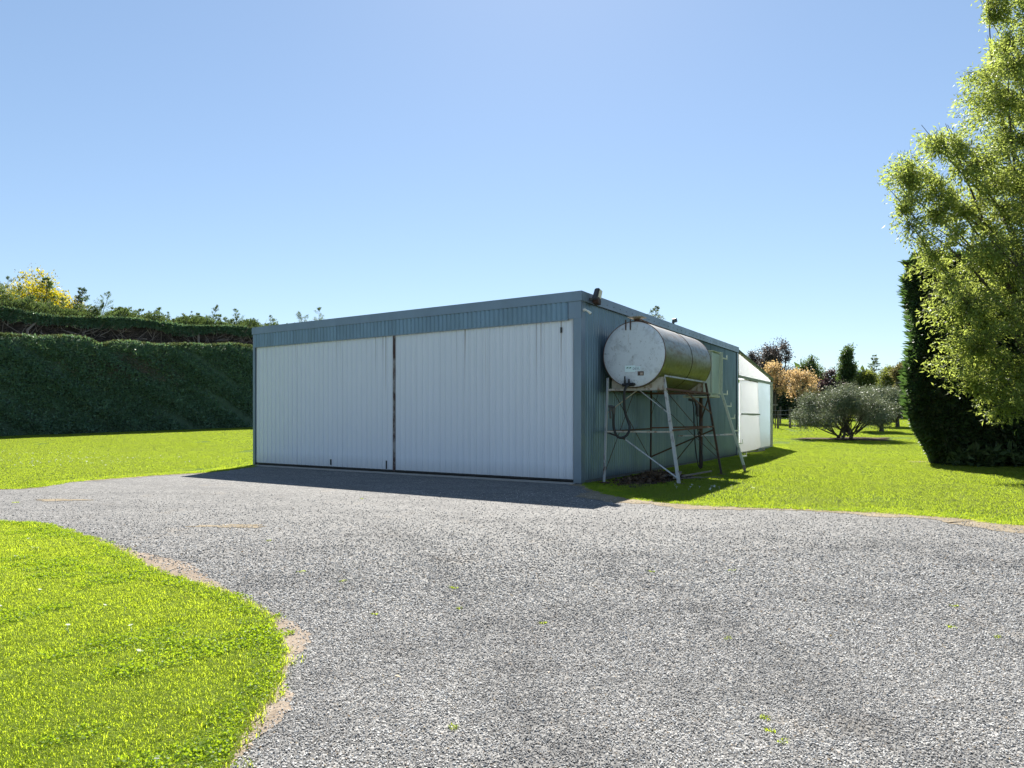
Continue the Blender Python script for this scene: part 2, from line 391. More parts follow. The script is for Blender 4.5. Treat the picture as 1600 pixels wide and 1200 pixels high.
def gravel_wear(t, c, dark=(.085, .084, .082)):
    pos = t.n('ShaderNodeNewGeometry').outputs['Position']; wob = t.noise(pos, .8, 4); brk = t.noise(pos, 2.2, 5, .7)
    flat = t.n('ShaderNodeVectorMath', operation='MULTIPLY'); t.l(pos, flat.inputs[0]); flat.inputs[1].default_value = (1, 1, 0)
    tot = None
    for ux, uy, r in TRACKS:
        dv = t.n('ShaderNodeVectorMath', operation='DISTANCE'); t.l(flat.outputs[0], dv.inputs[0]); dv.inputs[1].default_value = (ux, uy, 0)
        d = t.math('ABSOLUTE', t.math('ADD', t.math('SUBTRACT', dv.outputs['Value'], r), t.math('MULTIPLY', t.math('SUBTRACT', wob, .5), .9)))
        m = t.ramp(d, [(.06, 1.), (.34, 0.)]); tot = m if tot is None else t.math('MAXIMUM', tot, m)
    k = t.math('MULTIPLY', tot, t.ramp(brk, [(.36, .15), (.62, 1.)]))
    c = t.mix(t.math('MULTIPLY', k, .42), c, dark)
    pt = t.noise(t.coord('Position', (.6, 1.4, 1)), 1.3, 6, .65, .5)
    c = t.mix(t.math('MULTIPLY', t.ramp(pt, [(.48, 0.), (.68, 1.)]), .42), c, dark)
    wm = t.noise(pos, 1.1, 6, .65)
    return t.mix(t.math('MULTIPLY', t.ramp(wm, [(.60, 0.), (.72, 1.)]), .30), c, (.27, .225, .17))
def gravel_mat():
    t = NT('crushed_gravel'); v = t.coord('Position')
    def cells(scale, jit):
        x = t.n('ShaderNodeTexVoronoi'); x.inputs['Scale'].default_value = scale; x.inputs['Randomness'].default_value = jit
        t.l(v, x.inputs['Vector']); return x
    a = cells(62, 1.); b = cells(24, 1.)
    sep = t.n('ShaderNodeSeparateColor'); t.l(a.outputs['Color'], sep.inputs[0])
    sepb = t.n('ShaderNodeSeparateColor'); t.l(b.outputs['Color'], sepb.inputs[0])
    g = t.ramp(sep.outputs[0], [(0., (.095, .092, .088)), (.3, (.15, .146, .138)), (.7, (.235, .228, .216)), (1., (.35, .338, .318))])
    gb = t.ramp(sepb.outputs[0], [(0., .55), (.5, .95), (1., 1.2)])
    c = t.mix(.75, g, gb, 'MULTIPLY')
    gap = t.ramp(a.outputs['Distance'], [(.30, 0.), (.75, 1.)])
    c = t.mix(t.math('MULTIPLY', gap, .55), c, (.05, .049, .047))
    c = gravel_wear(t, c)
    h = t.math('ADD', t.math('MULTIPLY', a.outputs['Distance'], -1.0), t.math('MULTIPLY', b.outputs['Distance'], -.6))
    return t.done(t.bsdf(c, .85, 0, t.bump(h, .55, .010), .25))
M['gravel'] = gravel_mat()
def stone_mat():
    t = NT('gravel_stone'); r = t.n('ShaderNodeObjectInfo').outputs['Random']
    c = t.ramp(r, [(0., (.12, .117, .110)), (.25, (.285, .277, .262)), (.6, (.50, .488, .462)), (.95, (.70, .685, .645)), (.98, (.42, .32, .24)), (1., (.38, .30, .18))])
    n = t.noise(t.coord('Object'), 1.4, 3); c = t.mix(t.math('MULTIPLY', n, .35), c, (.12, .12, .12)); c = gravel_wear(t, c)
    return t.done(t.bsdf(c, .8, 0, None, .3))
M['stone'] = stone_mat()
def soil_mat(name, a, b):
    t = NT(name); v = t.coord('Position'); n = t.noise(v, 9, 7, .7); n2 = t.noise(v, 60, 3)
    c = t.mix(n, a, b); c = t.mix(t.math('MULTIPLY', t.ramp(n2, [(.50, 0.), (.65, 1.)]), .7), c, tuple(k * .45 for k in a)); n4 = t.noise(v, 2.6, 5, .7); c = t.mix(t.math('MULTIPLY', t.ramp(n4, [(.4, 0.), (.6, 1.)]), .6), c, tuple(k * .75 for k in a))
    return t.done(t.bsdf(c, .95, 0, t.bump(t.math('ADD', n, t.math('MULTIPLY', n2, .5)), .7, .02), .1))
M['soil'] = soil_mat('bare_soil', (.23, .18, .135), (.36, .30, .235))
M['strawsoil'] = soil_mat('straw_soil', (.22, .18, .12), (.33, .275, .20))
M['mulch'] = soil_mat('dark_mulch', (.05, .035, .025), (.14, .10, .07))

# ------------------------------------------------------------------ the ground
U = Vector((663 / F, 1, 0)).normalized()                    # along the shed's long side, away from the camera
RZ = math.atan2(U.y, U.x)
C0 = G(907, 757)                                             # the shed's near corner
ROT = Matrix.Translation(C0) @ Matrix.Rotation(RZ, 4, 'Z')
def W(s, n, z=0.0): return ROT @ Vector((s, -n, z))          # s along the side wall, n out from it
LEN_F, LEN_S, H = 10.02, 12.36, 3.81

def stretched(a, b, near, n):
    t = np.linspace(-1, 1, n); k = np.sign(t) * np.abs(t) ** 2.2
    return np.where(k < 0, near + (near - a) * k, near + (b - near) * k)
gx = stretched(-420, 420, 0, 150); gy = np.concatenate([np.linspace(-60, 20, 26), 20 + np.linspace(0, 1, 110)[1:] ** 1.8 * 700])
XX, YY = np.meshgrid(gx, gy); ZZ = gz(XX, YY)
nx, ny = len(gx), len(gy); idx = np.arange(nx * ny).reshape(ny, nx)
quads = np.stack([idx[:-1, :-1], idx[:-1, 1:], idx[1:, 1:], idx[1:, :-1]], -1).reshape(-1, 4)
lawn = link('lawn', np_mesh('lawn', np.stack([XX, YY, ZZ], -1).reshape(-1, 3), quads, M['ground'], True)); tag(lawn, kind='structure')

def densify(pts, step=.06, jitter=.02):
    pts = [Vector(p) for p in pts]; out = []
    # Catmull-Rom through the given points
    n = len(pts)
    for i in range(n - 1):
        p0, p1, p2, p3 = pts[max(i - 1, 0)], pts[i], pts[i + 1], pts[min(i + 2, n - 1)]
        m = max(2, int((p2 - p1).length / step))
        for k in range(m):
            t = k / m; a = 2 * p1; b = p2 - p0; c = 2 * p0 - 5 * p1 + 4 * p2 - p3; d = -p0 + 3 * p1 - 3 * p2 + p3
            q = .5 * (a + b * t + c * t * t + d * t ** 3)
            out.append(q + Vector((random.uniform(-1, 1), random.uniform(-1, 1), 0)) * jitter)
    out.append(pts[-1]); return out
EDGE_NEAR = densify([Vector((-26, 11.3, 0)), Vector((-15, 10.2, 0)), Vector((-10, 9.4, 0))] +
    [G(*p) for p in ((0, 818), (60, 822), (150, 850), (230, 893), (300, 918), (360, 937), (402, 965), (426, 1000), (431, 1040), (420, 1082), (386, 1130), (352, 1170), (342, 1200))] +
    [Vector((-1.2, 1.6, 0)), Vector((-1.7, .4, 0)), Vector((-3, -1.6, 0)), Vector((-7, -4, 0)), Vector((-16, -6, 0))])
EDGE_LEFT = densify([W(.12, -LEN_F + .02)] + [G(*p) for p in ((385, 731), (330, 738), (240, 743.5), (120, 753), (0, 765))] +
    [Vector((-14, 13.1, 0)), Vector((-22, 14.2, 0)), Vector((-30, 15.2, 0))])
EDGE_RIGHT = densify([W(.1, .03)] + [G(*p) for p in ((925, 765), (960, 775), (1000, 782), (1090, 790), (1200, 795), (1350, 801), (1500, 811), (1600, 822))] +
    [Vector((8.2, 7.3, 0)), Vector((11, 6.6, 0)), Vector((18, 6.0, 0)), Vector((30, 5.6, 0))])
drive_outline = [Vector((30, -8, 0))] + EDGE_RIGHT[::-1] + [W(.3, -.3), W(.3, -LEN_F + .3)] + EDGE_LEFT + [Vector((-30, -8, 0))]
near_outline = EDGE_NEAR
def sheet_fill(name, pts, z, mat, kind='structure'):
    bm = bmesh.new(); vs = [bm.verts.new((p.x, p.y, z)) for p in pts]
    es = [bm.edges.new((vs[i], vs[(i + 1) % len(vs)])) for i in range(len(vs))]
    bmesh.ops.triangle_fill(bm, edges=es, use_beauty=True)
    for f in bm.faces:
        if f.normal.z < 0: f.normal_flip()
    me = bpy.data.meshes.new(name); bm.to_mesh(me); bm.free(); me.materials.append(mat)
    return tag(link(name, me), kind=kind)
sheet_fill('driveway', drive_outline, .006, M['gravel'])
sheet_fill('lawn', near_outline, .014, M['ground'])
def vnoise(t, seed):
    return sum(math.sin(t * f + seed * k) * a for f, a, k in ((.9, .5, 1.3), (2.3, .3, 2.1), (5.1, .15, 3.7), (13, .08, 4.1)))
def ribbon(name, line, inner, outer, z, mat, seed, sgn=1, lo=.02):
    """irregular strip of bare soil along a lawn edge; sgn picks the gravel side"""
    vs = []; fs = []; L = 0; n = len(line)
    for i, p in enumerate(line):
        q = line[min(i + 3, n - 1)] - line[max(i - 3, 0)]; q.normalize(); nn = Vector((q.y, -q.x, 0)) * sgn
        if i: L += (p - line[i - 1]).length
        o = max(lo, (outer(p) if callable(outer) else outer) * (1 + (.22 if callable(outer) else 1.3) * vnoise(L * 1.4, seed))) + random.uniform(0, .012)
        a = p - nn * inner; b = p + nn * o
        vs += [(a.x, a.y, z), (b.x, b.y, z)]
        if i: fs.append((2 * i - 2, 2 * i - 1, 2 * i + 1, 2 * i))
    me = bpy.data.meshes.new(name); me.from_pydata(vs, [], fs); me.materials.append(mat)
    bm = bmesh.new(); bm.from_mesh(me); 
    for f in bm.faces:
        f.normal_update()
        if f.normal.z < 0: f.normal_flip()
    bm.to_mesh(me); bm.free()
    return tag(link(name, me), kind='structure')
def near_soil(y): return .035 + .26 * np.exp(-((y - 5.75) / .75) ** 2) + .05 * np.exp(-((y - 7.5) / 1.) ** 2) + .20 * np.exp(-((y - 3.95) / .38) ** 2) + .10 * np.exp(-((y - 2.95) / .3) ** 2)
ribbon('bare_soil', EDGE_NEAR, .05, lambda p: float(near_soil(p.y)) if p.x > -9 else .04, .0085, M['soil'], 1.0, -1)
ribbon('bare_soil', EDGE_LEFT, .06, .12, .010, M['strawsoil'], 2.0, -1)
ribbon('bare_soil', EDGE_RIGHT, .12, .34, .010, M['strawsoil'], 3.3, 1, .12)
def patch(name, c, rx, ry, z, mat, seed, rz=0):
    rnd = random.Random(seed); n = 48; vs = []
    for k in range(n):
        a = 2 * math.pi * k / n; r = 1 + .22 * math.sin(3 * a + seed) + .16 * math.sin(7 * a + 2 * seed) + rnd.uniform(-.1, .1)
        x, y = rx * r * math.cos(a), ry * r * math.sin(a)
        vs.append(Vector((c[0] + x * math.cos(rz) - y * math.sin(rz), c[1] + x * math.sin(rz) + y * math.cos(rz), 0)))
    o = sheet_fill(name, vs, 0, mat)
    me = o.data
    for v in me.vertices: v.co.z = float(gz(v.co.x, v.co.y)) + z
    return o
for px, py, rx, ry in ((362, 823, .42, .12), (95, 782, .40, .14)):
    g = G(px, py); patch('bare_soil', g, rx, ry, .010, M['strawsoil'], px, -.05)
patch('bare_soil', W(1.9, .85), 1.6, .62, .012, M['mulch'], 4, RZ)
patch('bare_soil', G(1088, 747), .55, .22, .016, M['soil'], 9, .3)
patch('bare_soil', G(1470, 722), .9, .7, .012, M['soil'], 12, .1)
patch('garden_bed', (16.5, 33.0), 2.2, .9, .03, M['mulch'], 5, 0)

# --- point-in-polygon and distance to the edges, for scattering
def poly_np(pts): return np.array([(p.x, p.y) for p in pts])
PN, PD = poly_np(near_outline), poly_np(drive_outline)
def inside(poly, x, y):
    c = np.zeros(len(x), bool); j = len(poly) - 1
    for i in range(len(poly)):
        xi, yi = poly[i]; xj, yj = poly[j]
        if yi != yj:
            m = ((yi > y) != (yj > y)); c ^= m & (x < (xj - xi) * (y - yi) / (yj - yi) + xi)
        j = i
    return c
EDGES = np.concatenate([poly_np(EDGE_NEAR), poly_np(EDGE_LEFT), poly_np(EDGE_RIGHT)])
def edge_dist(x, y):
    out = np.full(len(x), 1e9)
    for k in range(0, len(EDGES), 8):
        e = EDGES[k:k + 8]
        out = np.minimum(out, np.min((x[:, None] - e[:, 0]) ** 2 + (y[:, None] - e[:, 1]) ** 2, 1))
    return np.sqrt(out)
RI = np.array(ROT.inverted())
def wall_coords(x, y):
    s = RI[0, 0] * x + RI[0, 1] * y + RI[0, 3]; t = RI[1, 0] * x + RI[1, 1] * y + RI[1, 3]; return s, -t
def on_grass(x, y):
    s, n = wall_coords(x, y)
    built = (s > -.0) & (s < 18.5) & (n < .03) & (n > -LEN_F)
    muddy = (((s - 1.9) / 1.45) ** 2 + ((n - .85) / .5) ** 2 < 1)
    bed = ((x - 16.4) / 1.9) ** 2 + ((y - 33.0) / .75) ** 2 < 1
    return (inside(PN, x, y) | ~inside(PD, x, y)) & ~built & ~muddy & ~bed

# --- grass
def blade_proto(name, n, rad, h0, h1, wd, seed, mat='blade'):
    r = np.random.default_rng(seed); V = []; Fq = []
    a = r.uniform(0, 2 * np.pi, n); q = rad * np.sqrt(r.uniform(0, 1, n))
    for i in range(n):
        b = np.array([q[i] * np.cos(a[i]), q[i] * np.sin(a[i]), 0]); h = r.uniform(h0, h1)
        th = r.uniform(0, 2 * np.pi); dx = np.array([np.cos(th), np.sin(th), 0]); sd = np.array([-dx[1], dx[0], 0]) * wd * r.uniform(.6, 1.3) / 2
        lean = h * r.uniform(.3, 1.6)
        m = b + dx * lean * .35 + np.array([0, 0, h * .62]); t = b + dx * lean + np.array([0, 0, h * r.uniform(.75, 1.)])
        k = len(V); V += [b - sd, b + sd, m + sd * .85, m - sd * .85, t + sd * .15, t - sd * .15]
        Fq += [(k, k + 1, k + 2, k + 3), (k + 3, k + 2, k + 4, k + 5)]
    return np_mesh(name, np.array(V), np.array(Fq), M[mat])
M['clover'] = foliage('clover_leaf', [(.085, .155, .020), (.12, .20, .025), (.15, .22, .03)], (.48, .65, .02), .5, .5, .2, .3)
def clover_proto(name, n, rad, seed):
    r = np.random.default_rng(seed); Pc = []; Dd = []
    for i in range(n):
        a = r.uniform(0, 6.28); q = rad * math.sqrt(r.uniform(0, 1)); c = np.array([q * math.cos(a), q * math.sin(a), r.uniform(.010, .026)]); b0 = r.uniform(0, 6.28)
        for k in range(3): Pc.append(c); Dd.append((math.cos(b0 + k * 2.09), math.sin(b0 + k * 2.09), r.uniform(-.1, .35)))
    Pc = np.array(Pc); V, Fq = leaf_arrays(Pc, np.array(Dd), r.uniform(.007, .011, len(Pc)), .009, .05)
    return np_mesh(name, V, Fq, M['clover'])
tufts = [blade_proto('tuft', 60, .065, .008, .024, .0026, i) for i in range(6)] + [blade_proto('tuft', 44, .07, .014, .036, .0034, 16 + i) for i in range(2)] + [clover_proto('clover', 26, .06, 30 + i) for i in range(2)]
patches = [blade_proto('turf', 1500, .62, .016, .040, .0065, 20 + i, 'turf') for i in range(4)]
def rnd_rect(x0, x1, y0, y1, dens):
    n = int((x1 - x0) * (y1 - y0) * dens); return RNG.uniform(x0, x1, n), RNG.uniform(y0, y1, n)
def in_view(x, y, margin):
    return (np.abs(x) < .80 * y + margin) & (y > 1.2)
# close lawn: small tufts
x, y = rnd_rect(-9, -.9, 1.4, 9.6, 950)
k = inside(PN, x, y) & in_view(x, y, 2.2); x, y = x[k], y[k]
d = np.hypot(x, y); k = RNG.uniform(size=len(x)) < np.clip(1.25 - d * .075, .45, 1); x, y = x[k], y[k]
ex, ey = [], []
for line, rr in ((EDGE_LEFT, .55), (EDGE_RIGHT, .55), (EDGE_NEAR, .16)):
    e = poly_np(line); e = e[(e[:, 1] > 1.5)]
    m = 34 if rr > .2 else 14
    ee = np.repeat(e, m, 0) + RNG.normal(size=(len(e) * m, 2)) * rr * .55; ex.append(ee[:, 0]); ey.append(ee[:, 1])
ex = np.concatenate(ex); ey = np.concatenate(ey); k = in_view(ex, ey, 2.5); ex, ey = ex[k], ey[k]
k = on_grass(ex, ey) | ((edge_dist(ex, ey) < .02 + .09 * RNG.uniform(size=len(ex)) ** 3) & (RNG.uniform(size=len(ex)) < .5)); ex, ey = ex[k], ey[k]
# along the foot of the side wall
s_ = RNG.uniform(0, 18.4, 3600); n_ = np.where(np.abs(s_ - 2) < 2.6, RNG.uniform(.02, 2.3, 3600), RNG.uniform(.02, .7, 3600)); wp = np.array([W(a, b) for a, b in zip(s_, n_)])
k = on_grass(wp[:, 0], wp[:, 1]); wp = wp[k]
X = np.concatenate([x, ex, wp[:, 0]]); Y = np.concatenate([y, ey, wp[:, 1]]); n = len(X)
Z = gz(X, Y) + np.where(inside(PN, X, Y), .012, .0)
sc = RNG.uniform(.7, 1.35, n); sc = np.stack([sc, sc, sc * RNG.uniform(.7, 1.2, n)], -1)
clump = np.sin(X * 3.1 + 1.7 * np.sin(Y * 2.3)) + np.sin(Y * 4.3 + X * 1.1) + .8 * np.sin(X * 9.1 - Y * 7.3)
pick = np.where((clump > 1.1) & (RNG.uniform(size=n) < .30), RNG.integers(8, 10, n), np.where((clump < -1.3) | (edge_dist(X, Y) < .12), RNG.integers(5, 8, n), RNG.integers(0, 6, n)))
pick = np.where((edge_dist(X, Y) < .10) & (RNG.uniform(size=n) < .35), RNG.integers(8, 10, n), pick)
o = scatter('grass', np.stack([X, Y, Z], -1), np.stack([np.zeros(n), np.zeros(n), RNG.uniform(0, 6.28, n)], -1), sc, tufts, pick)
tag(o, kind='stuff')
# wider lawns: turf patches
xs, ys = [], []
for rect, dens in (((-34, 3, 9, 54), 3.4), ((0, 36, 7, 30), 4.0), ((0, 52, 30, 66), 2.2)):
    a, b = rnd_rect(*rect, dens); xs.append(a); ys.append(b)
x = np.concatenate(xs); y = np.concatenate(ys)
k = in_view(x, y, 3.0); x, y = x[k], y[k]; k = on_grass(x, y); x, y = x[k], y[k]
s, nn_ = wall_coords(x, y)
k = (edge_dist(x, y) > .58) & ~((s > -.6) & (s < 19) & (nn_ < .6) & (nn_ > -LEN_F - .6)) & (((s - 1.9) / 2.1) ** 2 + ((nn_ - .85) / 1.1) ** 2 > 1)
k &= ~(inside(PN, x, y) & (np.hypot(x, y) < 9.5))
x, y = x[k], y[k]; n = len(x)
sc = RNG.uniform(.8, 1.2, n); sc = np.stack([sc, sc, RNG.uniform(.75, 1.35, n)], -1)
sl_ = (gz(x, y + .1) - gz(x, y)) / .1
o = scatter('grass', np.stack([x, y, gz(x, y)], -1), np.stack([np.arctan(sl_), np.zeros(n), np.zeros(n)], -1), sc, patches, RNG.integers(0, 4, n))
tag(o, kind='stuff')
# straw on the bare margin of the right lawn
e = poly_np(EDGE_RIGHT); e = e[(e[:, 0] > 2.2) & (e[:, 0] < 12)]; e = np.repeat(e, 7, 0) + RNG.normal(size=(len(e) * 7, 2)) * .13 + np.array([0, -.12])
Pc = np.stack([e[:, 0], e[:, 1], np.full(len(e), .012)], -1); D = rdir(len(e)); D[:, 2] = np.abs(D[:, 2]) * .35
o = leaves('dry_grass', Pc, D, RNG.uniform(.02, .05, len(e)), .005, M['blade_dry']); tag(o, kind='stuff')
# daisies
def daisy_proto():
    mb = MB(); k = 9
    for i in range(k):
        a = 2 * math.pi * i / k; b = a + .28
        mb.add([(0, 0, .002), (.011 * math.cos(a), .011 * math.sin(a), .004), (.013 * math.cos((a + b) / 2), .013 * math.sin((a + b) / 2), .005), (.011 * math.cos(b), .011 * math.sin(b), .004)], [(0, 1, 2, 3)])
    mb.tube([(0, 0, -.05), (0, 0, .001)], .0012, 4)
    return mb.mesh('daisy', M['petal'])
x, y = rnd_rect(-7, -1, 2.2, 8.5, 2.2); k = inside(PN, x, y); x, y = x[k], y[k]
cl = RNG.normal(size=(9, 2)) * [6, 3] + [-17, 22]; m = np.repeat(cl, 26, 0) + RNG.normal(size=(234, 2)) * [1.6, .6]
x2, y2 = m[:, 0], m[:, 1]; k = on_grass(x2, y2) & (y2 > 12); x2, y2 = x2[k], y2[k]
x3 = np.array([W(a, b).x for a, b in zip(RNG.uniform(-.2, 1.4, 16), RNG.uniform(1.9, 2.8, 16))]); y3 = np.array([W(a, 2.3).y for a in RNG.uniform(-.2, 1.2, 16)])
k = on_grass(x3, y3); x3, y3 = x3[k], y3[k]
X = np.concatenate([x, x2, x3]); Y = np.concatenate([y, y2, y3]); n = len(X)
far = np.where(Y > 10, 1.7, 1.0) * RNG.uniform(.7, 1.2, n)
o = scatter('daisies', np.stack([X, Y, gz(X, Y) + .05], -1), np.stack([RNG.normal(size=n) * .25, RNG.normal(size=n) * .25, RNG.uniform(0, 6, n)], -1), np.stack([far] * 3, -1), [daisy_proto()], np.zeros(n))
tag(o, kind='stuff')

# --- a few fallen leaves
x, y = rnd_rect(-6, 7, 2.2, 9, 1.1); k = inside(PD, x, y) & ~inside(PN, x, y); x, y = x[k], y[k]
e = poly_np(EDGE_NEAR); e = e[(e[:, 1] > 2) & (e[:, 1] < 8)]; e = e[RNG.integers(0, len(e), 70)] + RNG.normal(size=(70, 2)) * .12
x = np.concatenate([x, e[:, 0]]); y = np.concatenate([y, e[:, 1]]); D = rdir(len(x)); D[:, 2] *= .25
o = leaves('fallen_leaves', np.stack([x, y, np.full(len(x), .022)], -1), D, RNG.uniform(.014, .034, len(x)), RNG.uniform(.008, .018, len(x)), M['fallen'], None, .2); tag(o, kind='stuff')
# --- loose stones on the drive
def stone_proto(seed):
    r = np.random.default_rng(seed); bm = bmesh.new(); bmesh.ops.create_icosphere(bm, subdivisions=1, radius=1)
    pl = rdir(7); dd = r.uniform(.55, .85, 7)
    for v in bm.verts:
        c = np.array(v.co)
        for p_, d_ in zip(pl, dd):
            t_ = c @ p_
            if t_ > d_: c = c - p_ * (t_ - d_)
        v.co = Vector(c * np.array([1, .85, .50]) * r.uniform(.93, 1.07))
    me = bpy.data.meshes.new('stone'); bm.to_mesh(me); bm.free(); me.materials.append(M['stone']); return me
stones = [stone_proto(i) for i in range(7)]
xs, ys = [], []
for y0 in np.arange(1.6, 12.0, .4):
    y1 = y0 + .4; dens = 12500 if y0 < 3.0 else 12500 * math.exp(-(y0 - 3.0) / 1.6)
    a, b = rnd_rect(-(.8 * y1 + 3), .8 * y1 + 3, y0, y1, dens); k = np.abs(a) < .8 * b + 2.8; xs.append(a[k]); ys.append(b[k])
x = np.concatenate(xs); y = np.concatenate(ys)
k = inside(PD, x, y) & (~inside(PN, x, y) | ((edge_dist(x, y) < .10) & (RNG.uniform(size=len(x)) < .18))); x, y = x[k], y[k]
ed = edge_dist(x, y); k = RNG.uniform(size=len(x)) < np.where((x < -.5) & (y < 9.5), np.clip(.12 + 1.1 * (ed - near_soil(y) * .42) / (near_soil(y) + .02), .12, 1), np.clip(.10 + (ed - .03) * 3.5, .10, 1)); x, y = x[k], y[k]
n = len(x); r_ = (.0034 + .0044 * RNG.beta(1.5, 3.2, n)) * np.clip(y / 3.4, .95, 1.7)
o = scatter('gravel', np.stack([x, y, .006 + r_ * RNG.uniform(.15, .9, n)], -1), np.stack([RNG.normal(size=n) * .45, RNG.normal(size=n) * .45, RNG.uniform(-3.1, 3.1, n)], -1), np.stack([r_] * 3, -1), stones, RNG.integers(0, 7, n))
tag(o, kind='stuff')
n_stones = n

# ------------------------------------------------------------------ the shed
shed = empty('metal_shed', C0, RZ, 'long low corrugated steel shed with white sliding doors on gravel', 'shed')
def corr_sheet(name, width, height, mat, kind, z_top=None):
    """a single ribbed steel sheet: x along, z up, face towards -y"""
    xs = []; ys = []
    if kind == 'wave':
        pitch = .118; n = int(round(width / pitch)); amp = .0125
        for i in range(n * 6 + 1):
            xs.append(i * pitch / 6 * width / (n * pitch)); ys.append(-amp * math.cos(2 * math.pi * i / 6) - amp)
    else:
        pitch = .1625; n = int(round(width / pitch)); p = width / n
        for i in range(n):
            for a, b in ((0, 0), (.32, 0), (.36, .005), (.40, 0), (.62, 0), (.655, .007), (.69, -.003), (.715, -.016), (.865, -.016), (.89, -.003), (.925, .007), (.96, 0)):
                xs.append((i + a) * p); ys.append(b)
        xs.append(width); ys.append(0)
    m = len(xs); V = [(a, b, 0) for a, b in zip(xs, ys)] + [(a, b, height) for a, b in zip(xs, ys)]
    Fq = [(i, i + 1, m + i + 1, m + i) for i in range(m - 1)]
    me = np_mesh(name, np.array(V), np.array(Fq), mat, kind == 'wave'); return me
def clad(parent, n, width, height, z0, mat, kind, place):
    me = corr_sheet('cladding_sheet', width, height, mat, kind)
    for i in range(n):
        loc, rot = place(i * width, .0022 * (i % 2)); link('cladding_sheet', me, parent, (loc[0], loc[1], z0), (0, 0, rot))
# walls: an inner lining that closes the shed, sheets hung on it
def wall(p0, p1): 
    mb = MB(); mb.box(p0, p1); return mb.build('wall', M['inner'], shed)
wr = wall((.10, .03, .0), (LEN_S - .02, .08, H - .1))
nS = 15; clad(wr, nS, (LEN_S - .16) / nS, H - .24, .06, M['zinc'], 'wave', lambda d, p: ((.14 + d, .028 - p), 0))
wl = wall((.10, LEN_F - .08, .0), (LEN_S - .02, LEN_F - .03, H - .1))
clad(wl, nS, (LEN_S - .16) / nS, H - .24, .06, M['zinc'], 'wave', lambda d, p: ((.14 + d + (LEN_S - .16) / nS, LEN_F - .028 + p), math.pi))
wb = wall((LEN_S - .09, .09, .0), (LEN_S - .04, LEN_F - .09, H - .1))
nB = 12; clad(wb, nB, (LEN_F - .2) / nB, H - .24, .06, M['zinc'], 'wave', lambda d, p: ((LEN_S - .028 + p, .1 + d), R(90)))
# roof
mb = MB(); mb.box((.02, .02, H - .09), (LEN_S - .02, LEN_F - .02, H - .03)); roof = mb.build('roof', M['zinc'], shed)
me = corr_sheet('roof_sheet', .81, LEN_F - .1, M['zinc'], 'wave')
for i in range(15):
    link('roof_sheet', me, roof, (.1 + i * .81 * (LEN_S - .2) / (15 * .81), .05, H - .029 + .0022 * (i % 2)), (R(-90), 0, 0))
# flashings round the eaves
CAPH = .19
mb = MB(); mb.box((-.052, -.050, H - CAPH), (-.030, LEN_F + .05, H)); mb.box((-.052, -.05, H + .001), (.18, LEN_F + .05, H + .004)); cap_f = mb.build('roof_capping', M['trim'], shed)
mb = MB(); mb.box((-.028, -.052, H - CAPH), (LEN_S + .03, -.034, H - .002)); mb.box((.19, -.052, H - .001), (LEN_S + .03, .1, H + .002)); cap_s = mb.build('roof_capping', M['trim'], shed)
mb = MB(); mb.box((-.028, LEN_F + .034, H - CAPH), (LEN_S + .03, LEN_F + .05, H - .002)); mb.build('roof_capping', M['trim'], shed)
mb = MB(); mb.box((LEN_S + .032, -.03, H - CAPH), (LEN_S + .05, LEN_F + .03, H)); mb.build('roof_capping', M['trim'], shed)
mb = MB(); 
for i in range(34): 
    a = .45 + i * .35; mb.tube([(a, -.0525, H - .115), (a, -.060, H - .115)], .011, 6)
mb.build('screw_heads', M['grey_plastic'], cap_s)['kind'] = 'stuff'
# front header
hz0, hz1 = 3.275, H - CAPH + .005
mb = MB(); mb.box((.0, .02, hz0 + .02), (.06, LEN_F - .02, H - .06)); header = mb.build('header_panel', M['inner'], shed)
nH = 12; wH = (LEN_F - .30) / nH
clad(header, nH, wH, hz1 - hz0, hz0, M['zinc'], 'wave', lambda d, p: ((-.018 - p, LEN_F - .04 - d), R(-90)))
mb = MB(); mb.box((-.034, .26, hz0 - .02), (.0, LEN_F - .04, hz0 - .002)); mb.build('trim_strip', M['trim'], header)
# corner flashings (front corner folded round, left end post)
mb = MB(); mb.box((-.030, -.030, .02), (-.012, .14, hz0 - .0)); mb.box((-.030, -.031, hz0 + .002), (-.024, .262, hz1)); mb.box((-.010, -.030, .02), (.15, -.014, H - CAPH + .004))
mb.build('corner_flashing', M['trim'], shed)
mb = MB(); mb.box((-.030, LEN_F - .05, .02), (.0, LEN_F + .03, hz1)); mb.box((.002, LEN_F + .012, .02), (.15, LEN_F + .03, hz1)); mb.build('corner_flashing', M['trim'], shed)
mb = MB(); mb.box((LEN_S - .13, -.024, .02), (LEN_S + .02, -.012, H - CAPH)); mb.build('corner_flashing', M['trim'], shed)
# sliding doors: split where the photograph shows the rusty joint
def t_at(px):
    q = (px - 800) / F; # point on the front line
    d = Vector((-U.y, U.x, 0)); return (q * C0.y - C0.x) / (d.x - q * d.y)
t_split0, t_split1, t_end = t_at(616.8), t_at(614.6), LEN_F - .06
def door(t0, t1, s, n):
    mb = MB(); mb.box((s + .006, t0, .085), (s + .05, t1, hz0 + .15)); d_ = mb.build('sliding_door', M['inner'], shed)
    clad(d_, n, (t1 - t0) / n, hz0 + .04 - .09, .09, M['door'], 'rib', lambda d, p: ((s - .0015 - p, t1 - d), R(-90)))
    mb = MB(); mb.box((s - .02, t0, .055), (s + .055, t1, .086)); mb.build('shadow_rail', M['black'], d_)  # near-black strip paints in the shadow gap below the door
    return d_
d1 = door(.145, t_split0 - .01, .018, 7)
d2 = door(t_split1 + .005, t_end, .018, 6)
mb = MB(); mb.box((-.012, t_split0 - .008, .06), (.05, t_split1 + .004, hz0 + .04)); mb.build('door_stile', M['stile'], d1)
